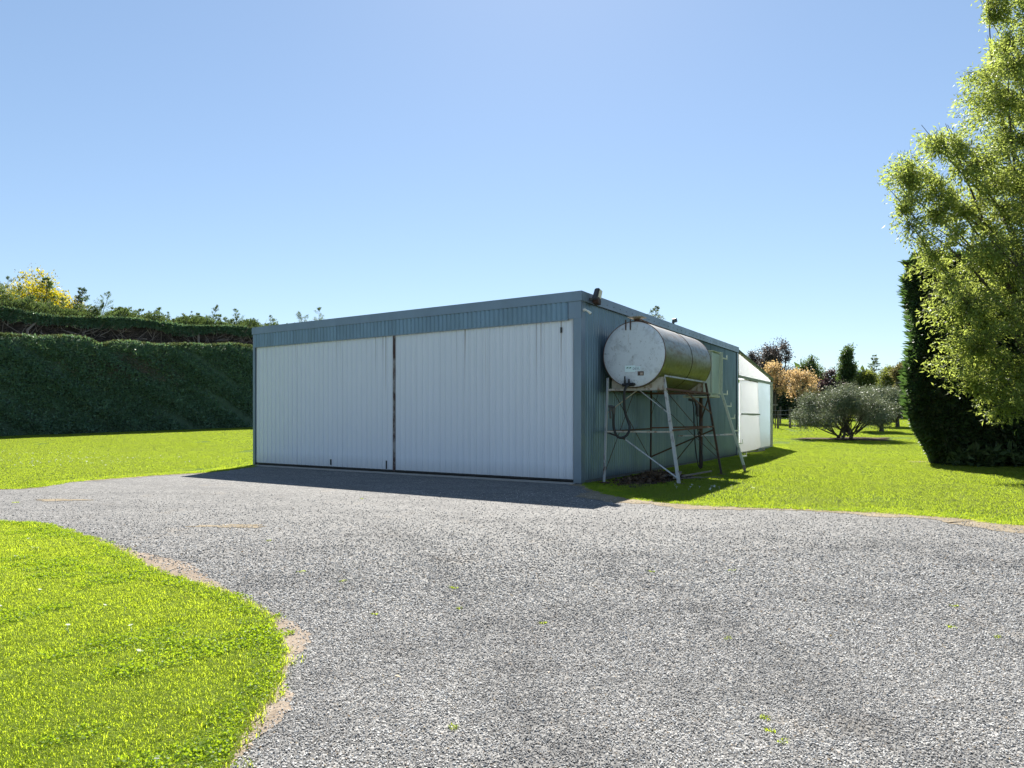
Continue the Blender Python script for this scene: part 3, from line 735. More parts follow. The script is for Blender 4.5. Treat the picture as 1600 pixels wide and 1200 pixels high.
mb = MB(); mb.box((-.02, .14, .0), (.25, LEN_F - .05, .03)); mb.box((-.16, .1, -.02), (-.022, LEN_F - .03, .022)); mb.build('sill', M['concrete'], shed)
for px, z0, z1, dd in ((517, .13, .27, d2), (604, .10, .30, d2), (877, 3.02, 3.13, d1)):
    tq = t_at(px); mb = MB(); mb.box((-.012, tq - .018, z0), (.004, tq + .018, z1)); mb.build('bolt_slot', M['black'], dd)
# cowled vent on the roof
q = W(7.3, -.35); mb = MB(); mb.tube([(7.0, .5, H), (7.0, .5, H + .30)], .035, 10); vent = mb.build('vent_pipe', M['grey_plastic'], shed, True)
mb = MB(); mb.tube([(7.0, .5, H + .26), (6.99, .48, H + .35), (6.96, .42, H + .34), (6.95, .40, H + .27)], [.042, .05, .05, .042], 10); mb.build('cowl', M['grey_plastic'], vent, True)

# floodlight on the corner of the roof edge
fl = empty('floodlight', W(.42, .10, 3.70), RZ, 'dark floodlight tilted up on the near roof corner of the shed', 'floodlight'); fl.scale = (.86, .86, .9)
mb = MB(); mb.bar((-.20, .02, -.02), (.0, -.02, .02), .035, .05); mb.bar((0, .03, -.03), (0, -.10, .0), .03, .04); mb.build('bracket', M['grey_plastic'], fl, False, .004)
def tilted(mb_pts, rx): return [Matrix.Rotation(rx, 4, 'Y') @ Vector(p) for p in mb_pts]
mb = MB(); bx = [(-.10, -.10, -.04), (.15, -.10, -.04), (.15, .03, -.04), (-.10, .03, -.04), (-.04, -.12, .26), (.16, -.12, .26), (.16, .0, .26), (-.04, .0, .26)]
mb.add(tilted(bx, .22), [(0, 3, 2, 1), (4, 5, 6, 7), (0, 1, 5, 4), (1, 2, 6, 5), (2, 3, 7, 6), (3, 0, 4, 7)]); hs = mb.build('housing', M['grey_plastic'], fl, False, .02)
t = NT('lamp_glass'); M['lamp_glass'] = t.done(t.bsdf((.75, .72, .58), .15))
mb = MB(); mb.add(tilted([(-.03, -.106, .05), (.125, -.106, .05), (.135, -.122, .235), (.0, -.122, .235), (-.03, -.112, .05), (.125, -.112, .05), (.135, -.128, .235), (.0, -.128, .235)], .22), [(4, 5, 6, 7), (0, 1, 5, 4), (1, 2, 6, 5), (2, 3, 7, 6), (3, 0, 4, 7)]); mb.build('lens', M['lamp_glass'], hs)
mb = MB(); mb.add(tilted([(-.06, -.125, -.10), (.13, -.125, -.10), (.13, .02, -.10), (-.06, .02, -.10), (-.06, -.125, .015), (.13, -.125, .015), (.13, .02, .015), (-.06, .02, .015)], .22), [(0, 3, 2, 1), (4, 5, 6, 7), (0, 1, 5, 4), (1, 2, 6, 5), (2, 3, 7, 6), (3, 0, 4, 7)]); mb.build('junction_box', M['rust_dark'], fl, False, .01)
# little white sensor below it
cs = empty('security_sensor', W(.08, .03, 3.42), RZ, 'small white cone shaped sensor on the shed corner below the floodlight', 'sensor')
mb = MB(); mb.tube([(-.01, .004, .03), (-.01, -.04, .03)], .03, 10); mb.build('mount', M['white_plastic'], cs, True)
mb = MB(); mb.tube([(-.02, -.04, .035), (.05, -.08, .0), (.10, -.10, -.03)], [.014, .024, .032], 12); b_ = mb.build('cone', M['white_plastic'], cs, True)
mb = MB(); mb.tube([(.098, -.099, -.028), (.112, -.106, -.036)], [.028, .025], 12); mb.build('lens', M['black'], b_, True)

# ------------------------------------------------------------------ fuel tank on its stand
TR, TS0, TS1, TN, TZ = .668, .90, 4.08, .75, 2.60
tank = empty('fuel_tank', W(TS0, TN, TZ), RZ, 'large weathered silver diesel tank lying on a tall steel stand', 'tank')
def disc_profile(mb, prof, n=72, axis_flip=False):
    b = len(mb.v)
    for (xx, rr) in prof:
        for k in range(n):
            a = 2 * math.pi * k / n; mb.v.append((xx, rr * math.cos(a), rr * math.sin(a)))
    for i in range(len(prof) - 1):
        for k in range(n):
            k2 = (k + 1) % n; mb.f.append((b + i * n + k, b + i * n + k2, b + (i + 1) * n + k2, b + (i + 1) * n + k))
    return mb
TL = TS1 - TS0
mb = disc_profile(MB(), [(0.012, TR)] + [(TL * k / 8, TR + random.uniform(-.003, .003)) for k in range(1, 8)] + [(TL - .012, TR)]); mb.build('shell', M['tank_shell'], tank, True)
mb = disc_profile(MB(), [(.03, TR - .004), (.002, TR - .006), (-.006, TR - .02), (-.016, TR * .8), (-.020, TR * .4), (-.022, .001)]); mb.build('end_cap', M['tank_end'], tank, True)
mb = disc_profile(MB(), [(TL - .03, TR - .004), (TL - .002, TR - .006), (TL + .006, TR - .02), (TL + .016, TR * .8), (TL + .022, .001)]); mb.build('end_cap', M['tank_shell'], tank, True)
for a in (-.008, TL - .012):
    mb = disc_profile(MB(), [(a, TR - .006), (a, TR + .004), (a + .014, TR + .004), (a + .014, TR - .004)]); mb.build('rim', M['rust'], tank, True)
for a in (TL * .54,):
    mb = disc_profile(MB(), [(a, TR + .001), (a + .004, TR + .006), (a + .016, TR + .006), (a + .020, TR + .001)]); mb.build('weld_seam', M['rust_dark'], tank, True)
# filler hatch and breather on top of the near end
mb = MB(); mb.tube([(.10, -.03, TR - .03), (.10, -.03, TR + .06)], .06, 12); hp = mb.build('filler_neck', M['rust_dark'], tank, True)
mb = MB(); mb.box((-.10, -.20, TR + .075), (.22, .10, TR + .088)); mb.tube([(.08, -.03, TR + .06), (.08, -.03, TR + .075)], .08, 12); mb.build('filler_lid', M['pale_rust'], hp)
for yy in (.16, .06):
    mb = MB(); mb.tube([(-.03, yy, TR - .17), (-.03, yy, TR + .04)], .012, 6); mb.build('stay_rod', M['rust_dark'], tank, True)
mb = MB(); mb.tube([(.2, -.05, TR + .07), (.8, -.12, TR + .02), (1.4, -.16, TR - .01)], .010, 6); mb.build('breather_pipe', M['rust_dark'], tank, True)
# sticker, lettering, placard on the near end
XF = -.0225
t = NT('sticker'); M['sticker'] = t.done(t.bsdf((.72, .86, .88), .5))
t = NT('print_green'); M['print_green'] = t.done(t.bsdf((.01, .16, .10), .5))
t = NT('print_navy'); M['print_navy'] = t.done(t.bsdf((.02, .035, .12), .5))
def tl(px, py):                       # a pixel on the near end -> local y, z of the end
    d = W(TS0, TN).y; q = (px - 800) / F
    n = (q * (C0.y + TS0 * U.y) - (C0.x + TS0 * U.x)) / (U.y + q * U.x)
    pt = W(TS0, n); return -(n - TN), HC + (HOR - py) * pt.y / F - TZ
def quad_yz(y0, z0, y1, z1, x): 
    return MB().add([(x, y0, z0), (x, y1, z0), (x, y1, z1), (x, y0, z1), (x + .002, y0, z0), (x + .002, y1, z0), (x + .002, y1, z1), (x + .002, y0, z1)],
                    [(0, 1, 2, 3), (0, 4, 5, 1), (1, 5, 6, 2), (2, 6, 7, 3), (3, 7, 4, 0)])
ya, za = tl(977, 571.5); yb, zb = tl(993, 581); stk = quad_yz(ya, za, yb, zb, XF - .001).build('sticker', M['sticker'], tank)
ya, za = tl(989, 573.2); yb, zb = tl(1001, 578.8); s2 = quad_yz(ya, za, yb, zb, XF - .0025).build('sticker', M['sticker'], tank)
def flat_poly(pts, x): return MB().add([(x, a, b) for a, b in pts], [tuple(range(len(pts)))])
lg = MB()
for base in (979.0, 983.3):
    pts = [tl(*p) for p in ((base, 575.8), (base + 1.2, 574.2), (base + 3.4, 573.6), (base + 3.8, 575.4))]
    lg.add([(XF - .003, a, b) for a, b in pts], [(0, 1, 2, 3)])
lg.build('emblem', M['print_green'], stk)
fc = bpy.data.curves.new('lettering', 'FONT'); fc.body = 'DIESEL'; fc.size = 1; fc.align_x = 'LEFT'
ya, za = tl(989.6, 577.9); yb, zb = tl(1000.4, 574.0)
tmp = bpy.data.objects.new('tmp_text', fc); C.objects.link(tmp); bpy.context.view_layer.update()
fm = bpy.data.meshes.new_from_object(tmp.evaluated_get(bpy.context.evaluated_depsgraph_get())); bpy.data.objects.remove(tmp)
co = np.array([v.co[:] for v in fm.vertices]); wx, hx = co[:, 0].max() - co[:, 0].min(), co[:, 1].max() - co[:, 1].min()
for v in fm.vertices:
    x_, y_ = v.co.x - co[:, 0].min(), v.co.y - co[:, 1].min(); v.co = (XF - .004, ya + (yb - ya) * x_ / wx, za + (zb - za) * y_ / hx)
fm.name = 'lettering'; fm.materials.append(M['print_navy']); link('lettering', fm, s2)
ya, za = tl(997, 587); yb, zb = tl(1006.5, 580); pk = quad_yz(ya, za, yb, zb, XF - .001).build('placard', plain('brown_placard', (.10, .06, .045), .6, 0, .6, 25), tank)
ya, za = tl(1001, 585.8); yb, zb = tl(1005, 582); quad_yz(ya, za, yb, zb, XF - .003).build('placard_picture', plain('placard_print', (.42, .33, .27), .6), pk)
# valve at the bottom of the near end
yv, zv = tl(984, 601)
mb = MB(); mb.tube([(-.02, yv - .10, zv), (-.10, yv - .10, zv)], .035, 10); mb.tube([(-.09, yv - .10, zv), (-.09, yv + .12, zv - .01)], .036, 10)
mb.tube([(-.09, yv - .02, zv), (-.09, yv - .02, zv + .11)], [.03, .018], 8); mb.tube([(-.09, yv + .07, zv), (-.09, yv + .07, zv + .17)], [.028, .014], 8); mb.build('valve', M['black'], tank, True)

# the stand
stand = empty('tank_stand', W(2.3, .98), RZ, 'tall rusty angle iron stand with splayed legs under the diesel tank', 'tank stand')
SO = Vector((2.3, -.98, 0))
def S(s, n, z): return Vector((s, -n, z)) - SO
legs = {'A': ((.55, .28), (.92, .20)), 'B': ((1.04, 1.66), (1.06, 1.34)), 'C': ((3.80, 1.75), (3.95, 1.34)), 'D': ((2.95, .36), (3.15, .30))}
ZT, ZB = 2.14, 1.87
def legp(k, z):
    (a, b), (c, d) = legs[k]; f = z / ZT; return S(a + (c - a) * f, b + (d - b) * f, z)
lm = {'A': 'silver_rust', 'B': 'silver_rust', 'C': 'rust_dark', 'D': 'rust_dark'}
for k in 'ABCD':
    mb = MB(); mb.angle(legp(k, .02), legp(k, ZT), .050 if k in 'AB' else .038, .006, 1 if k in 'AD' else -1, (0, 1, 0)); p0 = legp(k, 0)
    o = mb.build('leg', M[lm[k]], stand); tag(o, {'A': 'pale leg with bare rust lower down', 'B': 'silver painted leg with a rusty band', 'C': 'thin dark outer leg', 'D': 'dark rusty inner leg'}[k])
    mb = MB(); mb.box((p0.x - .09, p0.y - .09, 0), (p0.x + .09, p0.y + .09, .022)); mb.build('foot_plate', M['rust'], o)
def rail(a, za, b, zb, m, w_=.032, name='rail', off=0.):
    mb = MB(); p, q = legp(a, za), legp(b, zb); mb.angle(p, q, w_, .006); return mb.build(name, M[m], stand)
rail('B', ZT, 'C', ZT, 'silver_rust'); rail('A', ZT - .04, 'D', ZT - .04, 'rust_dark')
rail('A', ZB, 'B', ZB, 'pale_rust', .04); rail('B', ZB, 'C', ZB, 'rust', .04); rail('C', ZB - .003, 'D', ZB - .003, 'rust', .04); rail('D', ZB, 'A', ZB, 'rust_dark', .04)
rail('A', 1.02, 'B', 1.02, 'pale_rust', .026); rail('B', 1.05, 'C', 1.10, 'rust', .03); rail('C', 1.10, 'D', 1.07, 'rust', .028); rail('D', 1.05, 'A', 1.02, 'rust_dark', .03)
def brace(p, q, m, w_=.035):
    mb = MB(); mb.bar(p, q, w_, .007, (0, 1, 0)); return mb.build('brace', M[m], stand)
mid = lambda p, q, f=.5: p + (q - p) * f
# near end: knee braces and long diagonal
brace(mid(legp('A', ZB), legp('B', ZB), .55), legp('B', 1.38), 'silver_rust', .036)
brace(mid(legp('A', ZB), legp('B', ZB), .50), legp('A', 1.42), 'pale_rust', .03)
brace(legp('B', .10), mid(legp('A', .88), legp('B', .88), .28), 'silver_rust', .045)
brace(mid(legp('A', .88), legp('B', .88), .28), legp('A', 1.02), 'rust_dark', .04)
brace(legp('A', .25), mid(legp('A', ZB), legp('D', ZB), .55), 'rust_dark', .016)
brace(mid(legp('A', ZB), legp('D', ZB), .1), legp('D', .3), 'rust_dark', .016)
# outer side and far side
brace(legp('C', 1.42), mid(legp('B', ZB), legp('C', ZB), .42), 'rust', .036)
brace(mid(legp('B', ZB), legp('D', ZB), .5), legp('D', 1.42), 'rust_dark', .03)
brace(legp('D', .42), legp('C', 1.05), 'rust_dark', .04)
brace(legp('D', ZB - .05), legp('C', .35), 'rust_dark', .016)
brace(legp('B', ZB - .03), legp('C', .5), 'rust_dark', .014)
# saddle plates under the tank, cut to the curve
def saddle(s, thick, m):
    zc, top, bot = TZ, ZT - .005, ZB + .02; n0, n1 = .22, 1.33; up = []
    for k in range(41):
        n = n0 + (n1 - n0) * k / 40; dn = n - TN
        zz = zc - math.sqrt(max(0, (TR + .004) ** 2 - dn * dn)) if abs(dn) < TR else top
        up.append((n, max(bot + .012, min(top, zz))))
    mb = MB(); N_ = len(up)
    vs = [S(s + o_, n, z) for o_ in (0, thick) for n, z in up] + [S(s + o_, n, bot) for o_ in (0, thick) for n, z in up]
    fs = []
    for k in range(N_ - 1):
        fs += [(k, k + 1, 2 * N_ + k + 1, 2 * N_ + k), (N_ + k, 3 * N_ + k, 3 * N_ + k + 1, N_ + k + 1), (k, N_ + k, N_ + k + 1, k + 1), (2 * N_ + k, 2 * N_ + k + 1, 3 * N_ + k + 1, 3 * N_ + k)]
    mb.add(vs, fs); return mb.build('saddle_plate', M[m], stand)
saddle(1.02, .03, 'pale_rust'); saddle(3.72, .03, 'pale_rust')

# filling hose with its nozzle hung on the near leg
hd = W(TS0 - .09, TN + .05).y
hose = empty('fuel_hose', P(970, 683, hd), 0, 'black rubber hose looping from the diesel tank valve to the near leg', 'hose'); HO = hose.location.copy()
pts = [(982, 602), (977, 607), (975.5, 618), (975.5, 632), (977, 645), (981, 657), (984, 667), (982, 676), (976, 682.5), (968, 684), (962.5, 679), (959.5, 670), (958.6, 658), (959, 646)]
pts = densify([P(a, b, hd - .02 * math.sin(i)) for i, (a, b) in enumerate(pts)], .05, 0)
mb = MB(); mb.tube([p - HO for p in pts], .026, 8); mb.build('tube', M['black'], hose, True)
a, b = P(959, 648, hd) - HO, P(958.5, 637, hd) - HO
mb = MB(); mb.tube([a, b], [.03, .045], 8); mb.tube([b, b + Vector((-.07, 0, .0)), b + Vector((-.06, 0, -.22))], .022, 8); mb.tube([b + Vector((.03, 0, .01)), b + Vector((-.1, 0, .03))], .03, 6); mb.build('nozzle', M['grey_plastic'], hose, True)

# second tank: a square pale green one on a post, by the wall
t2 = empty('square_tank', W(5.45, .79, 1.90), RZ, 'small pale green square tank on a post against the shed wall', 'tank')
mb = MB(); mb.box((-.385, -.36, .0), (.385, .36, 1.10)); mb.build('body', M['green_paint'], t2, True, .035)
mb = MB(); mb.box((-.40, -.38, 1.10), (.40, .38, 1.125)); mb.build('lid', M['ladder_paint'], t2, False, .006)
for xx in (-.37, .37):
    mb = MB(); mb.bar((xx, -.368, .02), (xx, -.368, 1.09), .03, .016, (0, 1, 0)); mb.build('corner_strip', M['green_paint'], t2)
st2 = empty('tank_post', W(5.5, .75), RZ, 'rusty steel post and platform carrying the pale green square tank', 'post')
mb = MB(); mb.tube([(0, 0, 0), (0, 0, 1.84)], .045, 10); mb.build('post', M['rust_dark'], st2, True)
mb = MB(); mb.box((-.42, -.40, 1.84), (.32, .34, 1.865)); mb.box((-.42, -.40, 1.866), (.32, -.36, 1.897)); mb.box((-.42, .30, 1.866), (.32, .34, 1.897)); mb.build('platform', M['ladder_paint'], st2)
for e in ((-.35, -.3), (.28, .28)):
    mb = MB(); mb.bar((0, 0, 1.25), (e[0], e[1], 1.84), .03, .02); mb.build('brace', M['rust_dark'], st2)
mb = MB(); mb.bar((0, 0, 1.0), (.05, .70, .15), .025, .02); mb.build('brace', M['rust_dark'], st2)
inv = st2.matrix_world.inverted() if False else (Matrix.Translation(W(5.5, .75)) @ Matrix.Rotation(RZ, 4, 'Z')).inverted()
mb = MB(); mb.bar(inv @ P(1060, 681, 16.9), inv @ P(1150, 679, 17.05), .035, .035); mb.build('cross_rail', M['silver_rust'], st2)
h2 = empty('fuel_hose', W(4.7, .80), RZ, 'dark hose and nozzle hanging below the square tank behind the stand', 'hose')
o2 = (Matrix.Translation(W(4.7, .80)) @ Matrix.Rotation(RZ, 4, 'Z')).inverted()
pp = densify([Vector((0.05, .05, 1.85)), Vector((.02, .0, 1.5)), Vector((.0, -.02, 1.0)), Vector((.02, -.06, .45)), Vector((.03, -.12, .12)), Vector((.02, -.20, .08)), Vector((.0, -.22, .4)), Vector((0, -.12, .95)), Vector((0, -.08, 1.45))], .06, 0)
mb = MB(); mb.tube(pp, .014, 8); mb.build('tube', M['black'], h2, True)
mb = MB(); mb.tube([(0, -.08, 1.40), (0, -.10, 1.68)], [.03, .04], 8); mb.tube([(0, -.10, 1.66), (-.08, -.14, 1.55), (-.09, -.14, 1.35)], .028, 8); mb.bar((0, -.1, 1.72), (.0, .12, 1.78), .05, .06); mb.build('nozzle', M['grey_plastic'], h2, True)

# pale ladder with pegs
lad = empty('ladder', W(5.0, 1.98), RZ, 'pale green mossy peg ladder leaning up to the square tank', 'ladder')
def Lc(s, n, z): return Vector((s - 5.0, -(n - 1.98), z))
path = [Lc(5.0, 1.98, 0), Lc(5.01, 1.95, .16), Lc(5.70, 1.215, 2.02), Lc(5.78, 1.21, 3.02)]
for i in range(3):
    mb = MB(); mb.bar(path[i], path[i + 1] if i < 2 else path[3], .05, .075, (1, 0, 0)); mb.build('rail', M['ladder_paint'] if i else M['timber'], lad)
for k in (0, 1, 2, 3, 4, 5, 8):
    z = .36 + k * .315
    f = (z - .16) / (2.02 - .16); p = mid(path[1], path[2], f) if f < 1 else mid(path[2], path[3], (z - 2.02) / 1.0)
    mb = MB(); mb.bar(p + Vector((0, 0, 0)), p + Vector((.46, -.02, 0)), .026, .034); mb.bar(p + Vector((.45, -.02, .016)), p + Vector((.45, -.02, .10)), .016, .016); mb.build('rung', M['peg'], lad)

# rubbish under the tank
rnd = random.Random(3)
n = 1700; s_ = RNG.normal(size=n) * .62 + 1.75; n_ = RNG.normal(size=n) * .22 + .75
h_ = np.clip(.16 * np.exp(-((s_ - 2.0) / .8) ** 2 - ((n_ - .85) / .35) ** 2), 0, 1) * RNG.uniform(0, 1, n)
pc = np.array([W(a, max(.06, b), c + .02) for a, b, c in zip(s_, n_, h_)]); D = rdir(n); D[:, 2] *= .4
o = leaves('leaf_litter', pc, D, RNG.uniform(.05, .12, n), RNG.uniform(.02, .05, n), M['litter']); tag(o, kind='stuff')
offs = [((1.3, .75), (2.5, 1.15), 'short dark board lying in the litter nearest the pale leg'), ((1.7, 1.35), (3.0, 1.0), 'grey board lying crosswise under the middle of the tank'),
        ((2.3, 1.3), (3.6, 1.55), 'narrow pale batten lying beside the outer leg of the stand')]
for (a, b, lb) in offs:
    mb = MB(); p, q = W(*a, .06), W(*b, .09); mb.bar(Vector((0, 0, 0)), q - p, .11 if 'board' in lb else .05, .03); o = mb.build('board', M['timber']); o.location = p; tag(o, lb, 'board', 'boards lying under the fuel tank')

# ------------------------------------------------------------------ the lean-to greenhouse behind the shed
GS0, GS1, GE, GH = LEN_S + .05, 18.4, 2.98, 3.72          # along the wall line; eave and ridge heights
gh = empty('lean_to_greenhouse', W(GS0, 0), RZ, 'lean to greenhouse of white translucent sheet behind the steel shed', 'greenhouse')
L_ = GS1 - GS0; DW = 8.0
def rz_(x): return GH + (GE - GH) * x / L_
def post(x, y, z1, m, a=.09): mb = MB(); mb.box((x - a / 2, y - a / 2, 0), (x + a / 2, y + a / 2, z1)); return mb.build('post', M[m], gh)
post(.06, .045, rz_(.06) - .10, 'mossy', .11); post(3.15, .045, 2.74, 'mossy', .10); post(L_ - .28, .045, rz_(L_) - .13, 'pale_frame', .10)
post(L_ - .05, .05, rz_(L_) - .12, 'pale_frame', .12); post(L_ - .05, DW, rz_(L_) - .12, 'mossy'); post(.06, DW, rz_(.06) - .1, 'mossy')
mb = MB(); mb.bar((.12, .03, 2.80), (L_ - .12, .03, 2.80), .06, .09); mb.build('head_rail', M['pale_frame'], gh)
for yy in (.02, 2.6, 5.3, DW):
    mb = MB(); mb.bar((-.02, yy, rz_(0)), (L_ + .08, yy, rz_(L_ + .08)), .08, .10); mb.build('rafter', M['mossy'], gh)
mb = MB(); mb.box((3.22, -.02, .0), (L_ - .12, .08, .14)); mb.build('sill', M['pale_frame'], gh)
def panel(pts, m, name='panel', th=.006):
    mb = MB(); n = len(pts); vs = [tuple(p) for p in pts] + [(p[0], p[1] + th, p[2]) for p in pts]
    mb.add(vs, [tuple(range(n)), tuple(range(2 * n - 1, n - 1, -1))] + [(i, (i + 1) % n, n + (i + 1) % n, n + i) for i in range(n)]); return mb.build(name, M[m], gh)
panel([(.125, .06, 2.86), (L_ - .12, .06, 2.86), (L_ - .12, .06, rz_(L_ - .12) - .06), (.125, .06, rz_(.125) - .06)], 'poly', 'gable_panel')
# the door: a bowed sheet that sags out at its foot
mb = MB(); nu, nv = 10, 8; vs = []
for j in range(nv + 1):
    for i in range(nu + 1):
        u, v = i / nu, j / nv; out = -.03 - .22 * (1 - v) ** 1.5 * math.sin(math.pi * u * .85); vs.append((.14 + 2.94 * u, out, .10 + .1 * u + (2.60 - .1 * u) * v))
mb.add(vs, [(j * (nu + 1) + i, j * (nu + 1) + i + 1, (j + 1) * (nu + 1) + i + 1, (j + 1) * (nu + 1) + i) for j in range(nv) for i in range(nu)])
gd = mb.build('door', M['poly'], gh, True)
mb = MB(); mb.bar((.15, -.10, 1.46), (3.06, -.10, 1.46), .03, .06); mb.build('mid_rail', M['pale_frame'], gd)
mb = MB(); mb.tube([(.3, -.12, .10), (1.2, -.42, .10), (2.2, -.46, .11), (3.2, -.2, .16), (3.6, -.12, .10)], .02, 6); mb.build('bottom_batten', M['timber'], gd, True)
panel([(3.21, .03, .145), (L_ - .34, .03, .145), (L_ - .34, .03, 2.75), (3.21, .03, 2.75)], 'poly_clear', 'side_panel')
# far eave wall, end wall, roof sheets
for k in range(4):
    y0, y1 = .1 + k * (DW - .15) / 4, .1 + (k + 1) * (DW - .15) / 4 - .02
    mb = MB(); mb.box((L_ - .06, y0, .05), (L_ - .054, y1, rz_(L_) - .1)); mb.build('panel', M['poly_clear'], gh)
    mb = MB(); mb.add([(0, y0 - .08, rz_(0) + .055), (L_ + .1, y0 - .08, rz_(L_ + .1) + .055), (L_ + .1, y1 - .07, rz_(L_ + .1) + .055), (0, y1 - .07, rz_(0) + .055),
                       (0, y0 - .08, rz_(0) + .063), (L_ + .1, y0 - .08, rz_(L_ + .1) + .063), (L_ + .1, y1 - .07, rz_(L_ + .1) + .063), (0, y1 - .07, rz_(0) + .063)],
                      [(0, 3, 2, 1), (4, 5, 6, 7), (0, 1, 5, 4), (1, 2, 6, 5), (2, 3, 7, 6), (3, 0, 4, 7)]); mb.build('roof_panel', M['poly'], gh)
panel([(.1, DW, .05), (L_ - .1, DW, .05), (L_ - .1, DW, rz_(L_ - .1) - .06), (.1, DW, rz_(.1) - .06)], 'poly', 'panel')

# ------------------------------------------------------------------ vegetation builders
def sprigs(name, Pc, N, L, Wd, mat, parent, spread=.7, k=3, lay=1.0):
    """short pointed shoots: k narrow leaves from every point, roughly along the normal"""
    Pc = np.repeat(Pc, k, 0); N = np.repeat(N, k, 0); n = len(Pc)
    D = unit(N * lay + rdir(n) * spread); LL = L * RNG.uniform(.6, 1.4, n)
    return leaves(name, Pc - N * .02, D, LL, LL * Wd, mat, parent)
def bumpy(P_, amp, f):
    return amp * (np.sin(P_[:, 0] * f + 1.3 * P_[:, 2] * f) + np.sin(P_[:, 1] * f * 1.7 + 2 * P_[:, 2] * f) + .6 * np.sin(P_[:, 0] * f * 3.1 - P_[:, 1] * f * 2.7 + 1))

# --- the long clipped hedge on the left: a front tier and a taller one set back behind it
HA = Vector((-28.2, 37.0, 0)); HD = Vector((.62, .78, 0)).normalized(); HM = Vector((HD.y, -HD.x, 0))
def hpt(a, b, z): p = HA + HD * a + HM * b; return np.array([p.x, p.y, z])
HDn, HMn, HAn = np.array(HD), np.array(HM), np.array(HA)
def hedge_pos(a, b, z):
    p = HAn + a[:, None] * HDn + b[:, None] * HMn; p[:, 2] = z; return p
def front_top(a): return 5.88 + .043 * a + .10 * np.sin(a * .55) + .05 * np.sin(a * 1.9 + 1) - .25 * np.exp(-((a - 5.2) / .5) ** 2)
def back_top(a): return 7.42 + .038 * a + .30 * np.exp(-((a + 1) / 2.2) ** 2) + .10 * np.sin(a * .8 + 2)
A0, A1 = -16., 27.
def hedge_shell(name, fun_top, b0, b1, zbase, mat, parent):
    na = 120; aa = np.linspace(A0, A1, na); vs = []; fs = []
    prof = [(b1, 0.), (b1 + .0, .5), (b1 - .05, .94), (b1 - .2, 1.), (b0 + .2, 1.), (b0, .9), (b0, 0.)]
    for a in aa:
        g_ = float(gz(*(hpt(a, b1, 0)[:2]))) + zbase; t_ = float(fun_top(np.array([a]))[0])
        for b, f in prof: vs.append(hpt(a, b - .12, g_ - .2 + (t_ - .1 - g_ + .2) * f))
    k = len(prof)
    for i in range(na - 1):
        for j in range(k - 1): fs.append((i * k + j, i * k + j + 1, (i + 1) * k + j + 1, (i + 1) * k + j))
    me = np_mesh(name, np.array(vs), np.array(fs), mat); return link(name, me, parent)
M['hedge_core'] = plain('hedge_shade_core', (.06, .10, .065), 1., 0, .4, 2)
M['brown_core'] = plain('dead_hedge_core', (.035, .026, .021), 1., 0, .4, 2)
hg = empty('clipped_hedge', (0, 0, 0), 0, 'long dark green clipped conifer hedge along the far edge of the left lawn', 'hedge')
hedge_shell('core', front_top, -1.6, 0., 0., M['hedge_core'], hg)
n = 34000; a = RNG.uniform(A0, A1, n); g_ = gz((HAn + a[:, None] * HDn)[:, 0], (HAn + a[:, None] * HDn)[:, 1])
z = g_ + (front_top(a) - g_) * RNG.uniform(0, 1, n) ** .9
pp = hedge_pos(a, np.zeros(n), z); pp += HMn * bumpy(pp, .10, 1.9)[:, None]
hole = (np.sin(pp[:, 0] * 1.7 + pp[:, 2] * 2.1) + np.sin(pp[:, 1] * 1.3 - pp[:, 2] * 2.9) + np.sin(a * .83)) > 2.1
near_hole = (np.abs(a - 6.5) < 2.2) & (np.abs(z - 4.4) < .7) & (RNG.uniform(size=n) < .45)
keep = ~(hole & (RNG.uniform(size=n) < .6)) & ~near_hole; pp = pp[keep]
sprigs('foliage', pp, np.broadcast_to(HMn + np.array([0, 0, .25]), pp.shape), .17, .40, M['hedge_face'], hg, .9, 4, .35)
n = 9000; a = RNG.uniform(A0, A1, n); b = RNG.uniform(-1.6, .05, n); pp = hedge_pos(a, b, front_top(a) - .12 * np.clip((b + .25) / .3, 0, 1) ** 2); 
sprigs('foliage', pp, np.broadcast_to(np.array([0, 0, 1.]) + HMn * .3, pp.shape), .16, .34, M['hedge_top'], hg, .8, 3)
# dead brown shoots in the bald patches
n = 900; a = 6.5 + RNG.normal(size=n) * 1.6; z = 4.5 + RNG.normal(size=n) * .5; pp = hedge_pos(a, np.zeros(n) - .02, z)
sprigs('dead_shoots', pp, np.broadcast_to(HMn, pp.shape), .2, .10, M['dead_twigs'], hg, 1.4, 3)

ht = empty('shelter_hedge', (0, 0, 0), 0, 'taller ragged conifer hedge with bare branches showing above the clipped hedge', 'hedge')
B1 = -1.75
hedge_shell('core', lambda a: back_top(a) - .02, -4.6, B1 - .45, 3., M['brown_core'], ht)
n = 11000; a = RNG.uniform(A0, A1, n); u = RNG.uniform(0, 1, n)
lowcut = np.where(a < 0, .95, .55) + .15 * np.sin(a * 1.3)
z = back_top(a) - u ** 1.5 * lowcut; pp = hedge_pos(a, np.full(n, B1) - .1 * u, z); pp += HMn * bumpy(pp, .05, 2.3)[:, None]
sprigs('foliage', pp, np.broadcast_to(HMn + np.array([0, 0, .35]), pp.shape), .18, .36, M['hedge_face'], ht, .9, 3, .5)
n = 9000; a = RNG.uniform(A0, A1, n); b = RNG.uniform(-4.6, B1 + .05, n); pp = hedge_pos(a, b, back_top(a))
sprigs('foliage', pp, np.broadcast_to(np.array([0, 0, 1.]) + HMn * .3, pp.shape), .17, .34, M['hedge_top'], ht, .8, 3)
mb = MB(); rnd = random.Random(5)
